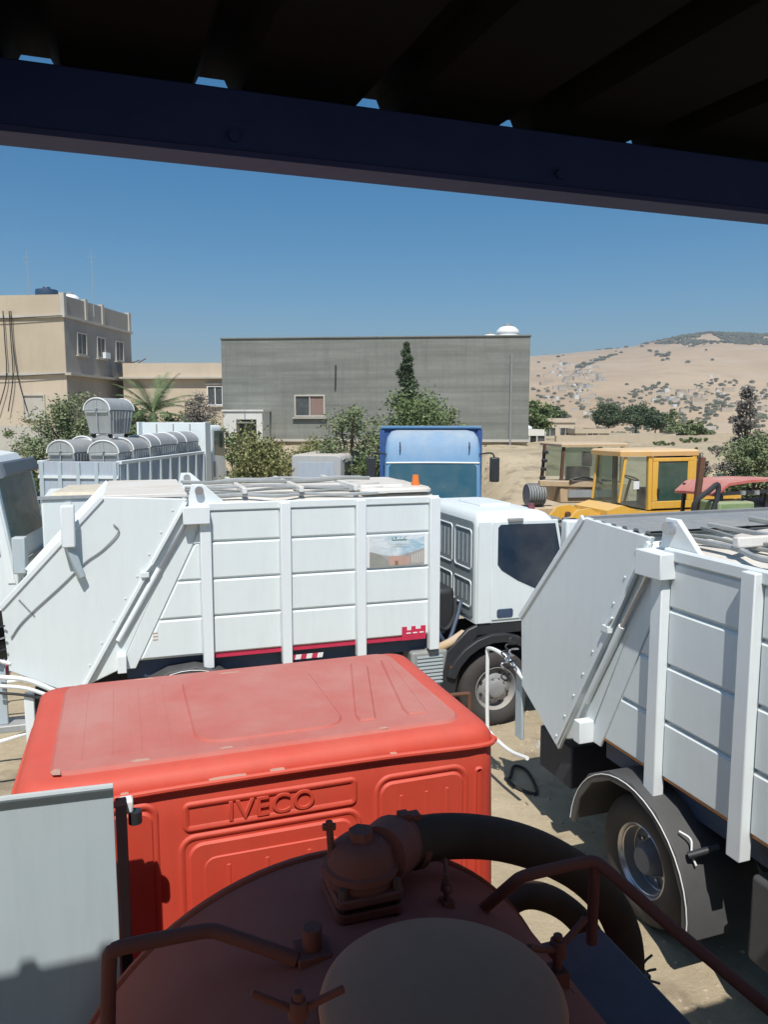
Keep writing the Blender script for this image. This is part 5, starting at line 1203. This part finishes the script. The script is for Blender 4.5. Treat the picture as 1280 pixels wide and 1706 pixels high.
g_([(-.02, -.03, cb_+.0), (.62, -.15, cb_+.14), (.50, -.13, ct_-.12), (-.02, -.03, ct_-.12)], 'side_window'); g_([(.62, -.15, cb_+.14), (.62, -LW+.15, cb_+.14), (.50, -LW+.13, ct_-.12), (.50, -.13, ct_-.12)], 'windscreen')
g_([(-.02, -LW+.03, cb_+.0), (.62, -LW+.15, cb_+.14), (.50, -LW+.13, ct_-.12), (-.02, -LW+.03, ct_-.12)], 'side_window')
mb = MB(); a, b, c, d = -LLn+.08, -.08, cb_+.02, ct_-.14
for q in ((a, b, c, c+.16), (a, b, d-.08, d), (a, a+.13, c+.161, d-.081), (b-.13, b, c+.161, d-.081)): mb.box(q[0], q[1], -.02, .03, q[2], q[3])
dr = mb.build('door', Yl, lo, bevel=.01)
mb = MB(); mb.box(a+.13, b-.13, -.005, .008, c+.16, d-.08); mb.build('door_glass', M['glassg'], dr)
mb = MB(); mb.box(b-.16, b-.11, .031, .06, c+.30, c+.44); mb.build('door_handle', M['black'], dr)
MB().box(-LLn, -.0, -LW+.06, -.06, cb_, cb_+.06).build('cab_floor', M['black'], lo)
MB().box(-LLn-.0, -LLn+.03, -LW+.08, -.08, cb_+.061, ct_-.12).build('rear_window', M['glassg'], lo)
mb = MB(); mb.box(-.75, -.30, -.85, -.42, cb_+.062, cb_+.42); mb.box(-.85, -.72, -.85, -.42, cb_+.43, cb_+.95); mb.build('seat', M['black'], lo, bevel=.05)
mb = MB(); mb.cyl((.15, -.64, cb_+.1), (.0, -.64, cb_+.62), .03); mb.lathe([(.17, -.015), (.19, 0), (.17, .015)], (-.01, -.64, cb_+.64), (-.4, 0, 1), 20, True); mb.build('steering_wheel', M['black'], lo)
mb = MB(); mb.plate([(.2, cb_+.45), (.34, cb_+.45), (.34, cb_+.62), (.2, cb_+.62)][::-1], (0, -.05, 0), X, Z, .01, .002); mb.build('paper_notice', M['plastw'], lo)
# body under the cab, engine hood behind
mb = MB(); mb.plate([(-LLn-.1, cb_-.75), (.75, cb_-.75), (1.05, cb_-.3), (1.0, cb_+.02), (.62, cb_+.12), (.2, cb_-.02), (-LLn-.1, cb_-.02)], (0, 0, 0), X, Z, LW, .02); mb.build('lower_body', Yl, lo)
mb = MB(); mb.box(-.75, -.35, .001, .02, cb_-.42, cb_-.16); mb.build('step_recess', M['black'], lo)
mb = MB(); mb.plate([(-2.5, cb_-.7), (-LLn-.11, cb_-.7), (-LLn-.11, cb_+.42), (-1.6, cb_+.40), (-2.5, cb_+.25)], (0, -.05, 0), X, Z, LW-.1, .04); mb.build('engine_hood', Yl, lo)
mb = MB(); mb.box(-2.0, -1.5, -.049, -.035, cb_+.02, cb_+.16); mb.build('white_sticker', M['plastw'], lo)
mb = MB(); mb.cyl((-1.55, -.45, cb_+.4), (-1.55, -.45, cb_+.95), .045); mb.build('exhaust', M['rust'], lo)
for x_, nm in ((1.0, 0), (-1.7, 0)):
    for yy, s_ in ((.16, 1), (-LW-.16, -1)): wheel(lo, x_, yy, s_, r=.68, width=.42, rimmat=M['yellow'])
# lift arms and bucket to the left
for yy in (-.25, -LW+.25):
    mb = MB(); mb.plate([(.72, cb_-.35), (.95, cb_-.1), (1.25, cb_+.05), (1.55, cb_+.02), (2.0, cb_-.45), (2.15, cb_-.9), (1.9, cb_-.9), (1.6, cb_-.5), (1.1, cb_-.4)], (0, yy, 0), X, Z, .10, .01); mb.build('lift_arm', Yl, lo)
    mb = MB(); mb.cyl((.8, yy+.05, cb_-.25), (.8, yy+.12, cb_-.25), .07); mb.cyl((1.35, yy+.05, cb_-.15), (1.35, yy+.12, cb_-.15), .06); mb.build('pivot', M['rust'], lo)
mb = MB(); mb.cyl((.85, -.5, cb_-.1), (1.75, -.5, cb_-.2), .05); mb.build('bucket_cylinder', M['steel'], lo)
mb = MB(); mb.plate([(2.0, cb_-1.0), (2.9, cb_-1.1), (2.95, cb_-1.02), (2.35, cb_-.75), (2.2, cb_-.3), (2.45, cb_-.08), (2.35, cb_-.02), (2.05, cb_-.3)], (0, .35, 0), X, Z, LW+.7, .01); mb.build('bucket', M['grey'], lo)

# tan backhoe loader behind it, left
eg = T(5, 20); c2 = at(940, 740, 20.0)
ex = empty('backhoe', (c2.x, 20.0, eg), R(10), 'old tan backhoe with open framed cab left of the yellow loader', 'digger')
et = c2.z - eg; eb = et - 1.02; Tn = M['tan']
mb = MB(); mb.plate([(-.1, -.1), (1.75, -.1), (1.75, 1.4), (-.1, 1.4)], (0, 0, et-.07), X, Y_, .09, .03); mb.build('canopy', Tn, ex)
for xx, yy in ((0, 0), (1.02, 0), (0, 1.3), (1.62, 1.3), (1.62, 0)):
    mb = MB(); mb.bar((xx-.05 if xx == 0 else xx, yy, eb), (xx, yy, et-.07), .07); mb.build('pillar', Tn if xx else M['rust'], ex)
g2 = lambda pts, nm: MB().add(pts, [tuple(range(len(pts)))]).build(nm, M['clear'], ex, 0)
g2([(.04, -.01, eb+.1), (.98, -.01, eb+.1), (.98, -.01, et-.1), (.04, -.01, et-.1)], 'side_window'); g2([(.04, 1.31, eb+.1), (1.6, 1.31, eb+.1), (1.6, 1.31, et-.1), (.04, 1.31, et-.1)], 'side_window')
mb = MB(); mb.box(-.1, 1.8, -.1, 1.4, eb-.5, eb); mb.build('lower_body', Tn, ex, bevel=.03)
mb = MB(); mb.box(.1, 1.6, -.16, -.101, eb-.35, eb-.15); mb.build('side_step', M['galv'], ex)
mb = MB(); mb.box(.4, .9, .3, .8, eb+.001, eb+.4); mb.box(.85, .95, .3, .8, eb+.41, eb+.8); mb.build('seat', M['black'], ex, bevel=.04)
mb = MB(); mb.bar((-.65, .0, eb+.02), (.95, -.15, eb-.02), .16); mb.build('boom', Tn, ex, bevel=.02)
mb = MB(); mb.tube([(.1, -.2, eb+.1), (.5, -.22, eb+.18), (1.0, -.2, eb+.0)], .03, 6, 4); mb.build('boom_hose', M['black'], ex)
hd = MB(); hd.cyl((-.95, .1, eb-.28), (-.50, .1, eb-.28), .28, n=20); hd.build('grille_drum', M['grey'], ex)
for k in range(6): MB().lathe([(.285, -.008), (.295, 0), (.285, .008)], (-.9 + k*.07, .1, eb-.28), X, 20, True).build('drum_rib', M['black'], ex)
mb = MB(); mb.box(-1.2, -.11, -.1, 1.3, eb-1.1, eb-.6); mb.build('engine_deck', Tn, ex, bevel=.04)
mb = MB(); mb.bar((-.55, .2, eb-.2), (-.42, .2, et+.0), .05); mb.build('lamp_pole', M['rust'], ex)
for k in range(4): MB().obox((-.50 + k*.02, .14, eb+.15 + k*.22), .13, .10, .08).build('lamp', M['black'], ex, bevel=.01)
for xx in (-.6, 1.6):
    for yy, s_ in ((-.12, -1), (1.42, 1)): wheel(ex, xx, yy, s_, r=.5, width=.35, rimmat=Tn)

# faded red tractor at the right edge
c4 = at(1196, 812, 14.6); rg_ = T(c4.x, 14.6)
tc = empty('red_tractor', (c4.x, 14.6, rg_), R(12), 'faded red roofed tractor with black frame cut by the right edge', 'tractor')
tz = at(1240, 797, 14.9).z - rg_
mb = MB(); rr_ = [[(x_, y_, tz - .12*((x_-1.2)/1.2)**2 - .05*(y_ > 1.2) - (.16 if x_ < .1 else 0)) for y_ in (0, .5, 1.4)] for x_ in (0, .25, .7, 1.2, 1.8, 2.4)]
low = [[(x, y, z-.05) for x, y, z in q] for q in rr_]
mb.loft([[*a, *b[::-1]] for a, b in zip(rr_, low)]); mb.build('roof', M['dullred'], tc, 50)
for xx, yy in ((.12, .1), (1.1, .08), (2.2, .08), (.12, 1.3), (2.2, 1.3)):
    mb = MB(); mb.bar((xx, yy, tz-1.1), (xx+.05, yy, tz-.17), .06); mb.build('frame_post', M['black'], tc)
mb = MB(); mb.bar((.1, .02, tz-.28), (2.3, .02, tz-.20), .06); mb.build('frame_rail', M['black'], tc)
for k in range(3): mb = MB(); mb.cyl((.55 + k*.3, .0, tz-.30), (.55 + k*.3, .0, tz-.22), .06); mb.build('work_lamp', M['steel'], tc)
mb = MB(); mb.cyl((.95, .15, tz-.75), (.95, .45, tz-.75), .32, n=22); mb.build('engine_drum', M['black'], tc)
mb = MB(); mb.box(-.05, .72, -.15, .5, tz-1.15, tz-.42); mb.build('tool_box', M['green'], tc, bevel=.04)
mb = MB(); mb.box(1.25, 2.3, .2, 1.2, tz-1.6, tz-.5); mb.build('bonnet', M['black'], tc, bevel=.05)
mb = MB(); mb.bar((-.42, .1, tz-1.2), (-.28, .1, tz+.42), .10); mb.build('leaning_post', M['rust'], tc, bevel=.01)
mb = MB(); mb.tube([(-.42, .0, tz-.9), (-.5, -.05, tz-.45), (-.2, -.05, tz-.2), (.0, -.02, tz-.1), (-.05, -.05, tz-.45), (-.25, -.05, tz-.9)], .05, 8, 5); mb.build('linkage', M['black'], tc)
mb = MB(); mb.box(-.2, 2.4, .2, 1.2, .5, tz-1.62); mb.build('chassis', M['chassis'], tc)
for xx, r_ in ((.3, .55), (2.0, .75)):
    for yy, s_ in ((.05, -1), (1.45, 1)): wheel(tc, xx, yy, s_, r=r_, width=.35)

# small things on the ground: dropped hose, rag, stones
def onground(px, py): p = at(px, py, 5); r_ = ray(px, py); t_ = -CAM_H/r_.z; return r_*t_ + Vector((0, 0, CAM_H))
pts = [onground(*p) for p in ((842, 1300), (865, 1318), (895, 1325), (880, 1290), (858, 1280), (850, 1300))]
o = MB().tube([(p.x, p.y, .03) for p in pts], .018, 7, 6).build('dropped_hose', M['rubber']); tag(o, 'black dropped hose lying on the dirt beside the red cab', 'hose')
rg = np.random.default_rng(3); mb = MB()
for k in range(2600):
    x_, y_ = rg.uniform(-1, 5.5), rg.uniform(3.5, 13); s_ = rg.uniform(.006, .028)*(1 if rg.random() < .93 else 2)
    j = rg.uniform(.7, 1.3, (6, 3)); z_ = T(x_, y_)
    b_ = [(s_, 0, 0), (0, s_, 0), (-s_, 0, 0), (0, -s_, 0), (0, 0, s_*.7), (0, 0, -s_*.5)]
    mb.add([(x_+a*j[i, 0], y_+b*j[i, 1], z_+c*j[i, 2]) for i, (a, b, c) in enumerate(b_)], [(0, 1, 4), (1, 2, 4), (2, 3, 4), (3, 0, 4), (1, 0, 5), (2, 1, 5), (3, 2, 5), (0, 3, 5)])
o = mb.build('gravel', M['stone'], None, 0); tag(o, kind='stuff')

# ------------------------------------------------------------------ air
m = bpy.data.materials.new('haze_air'); m.use_nodes = True; N = m.node_tree.nodes; N.clear()
out = N.new('ShaderNodeOutputMaterial'); pv = N.new('ShaderNodeVolumePrincipled')
pv.inputs['Color'].default_value = (.86, .91, 1, 1); pv.inputs['Density'].default_value = .00045; pv.inputs['Anisotropy'].default_value = .3
m.node_tree.links.new(pv.outputs[0], out.inputs['Volume'])
mb = MB(); mb.box(-2500, 4200, -90, 2300, -90, 200); hz_ = mb.build('haze', m, None, 0); tag(hz_, kind='stuff')
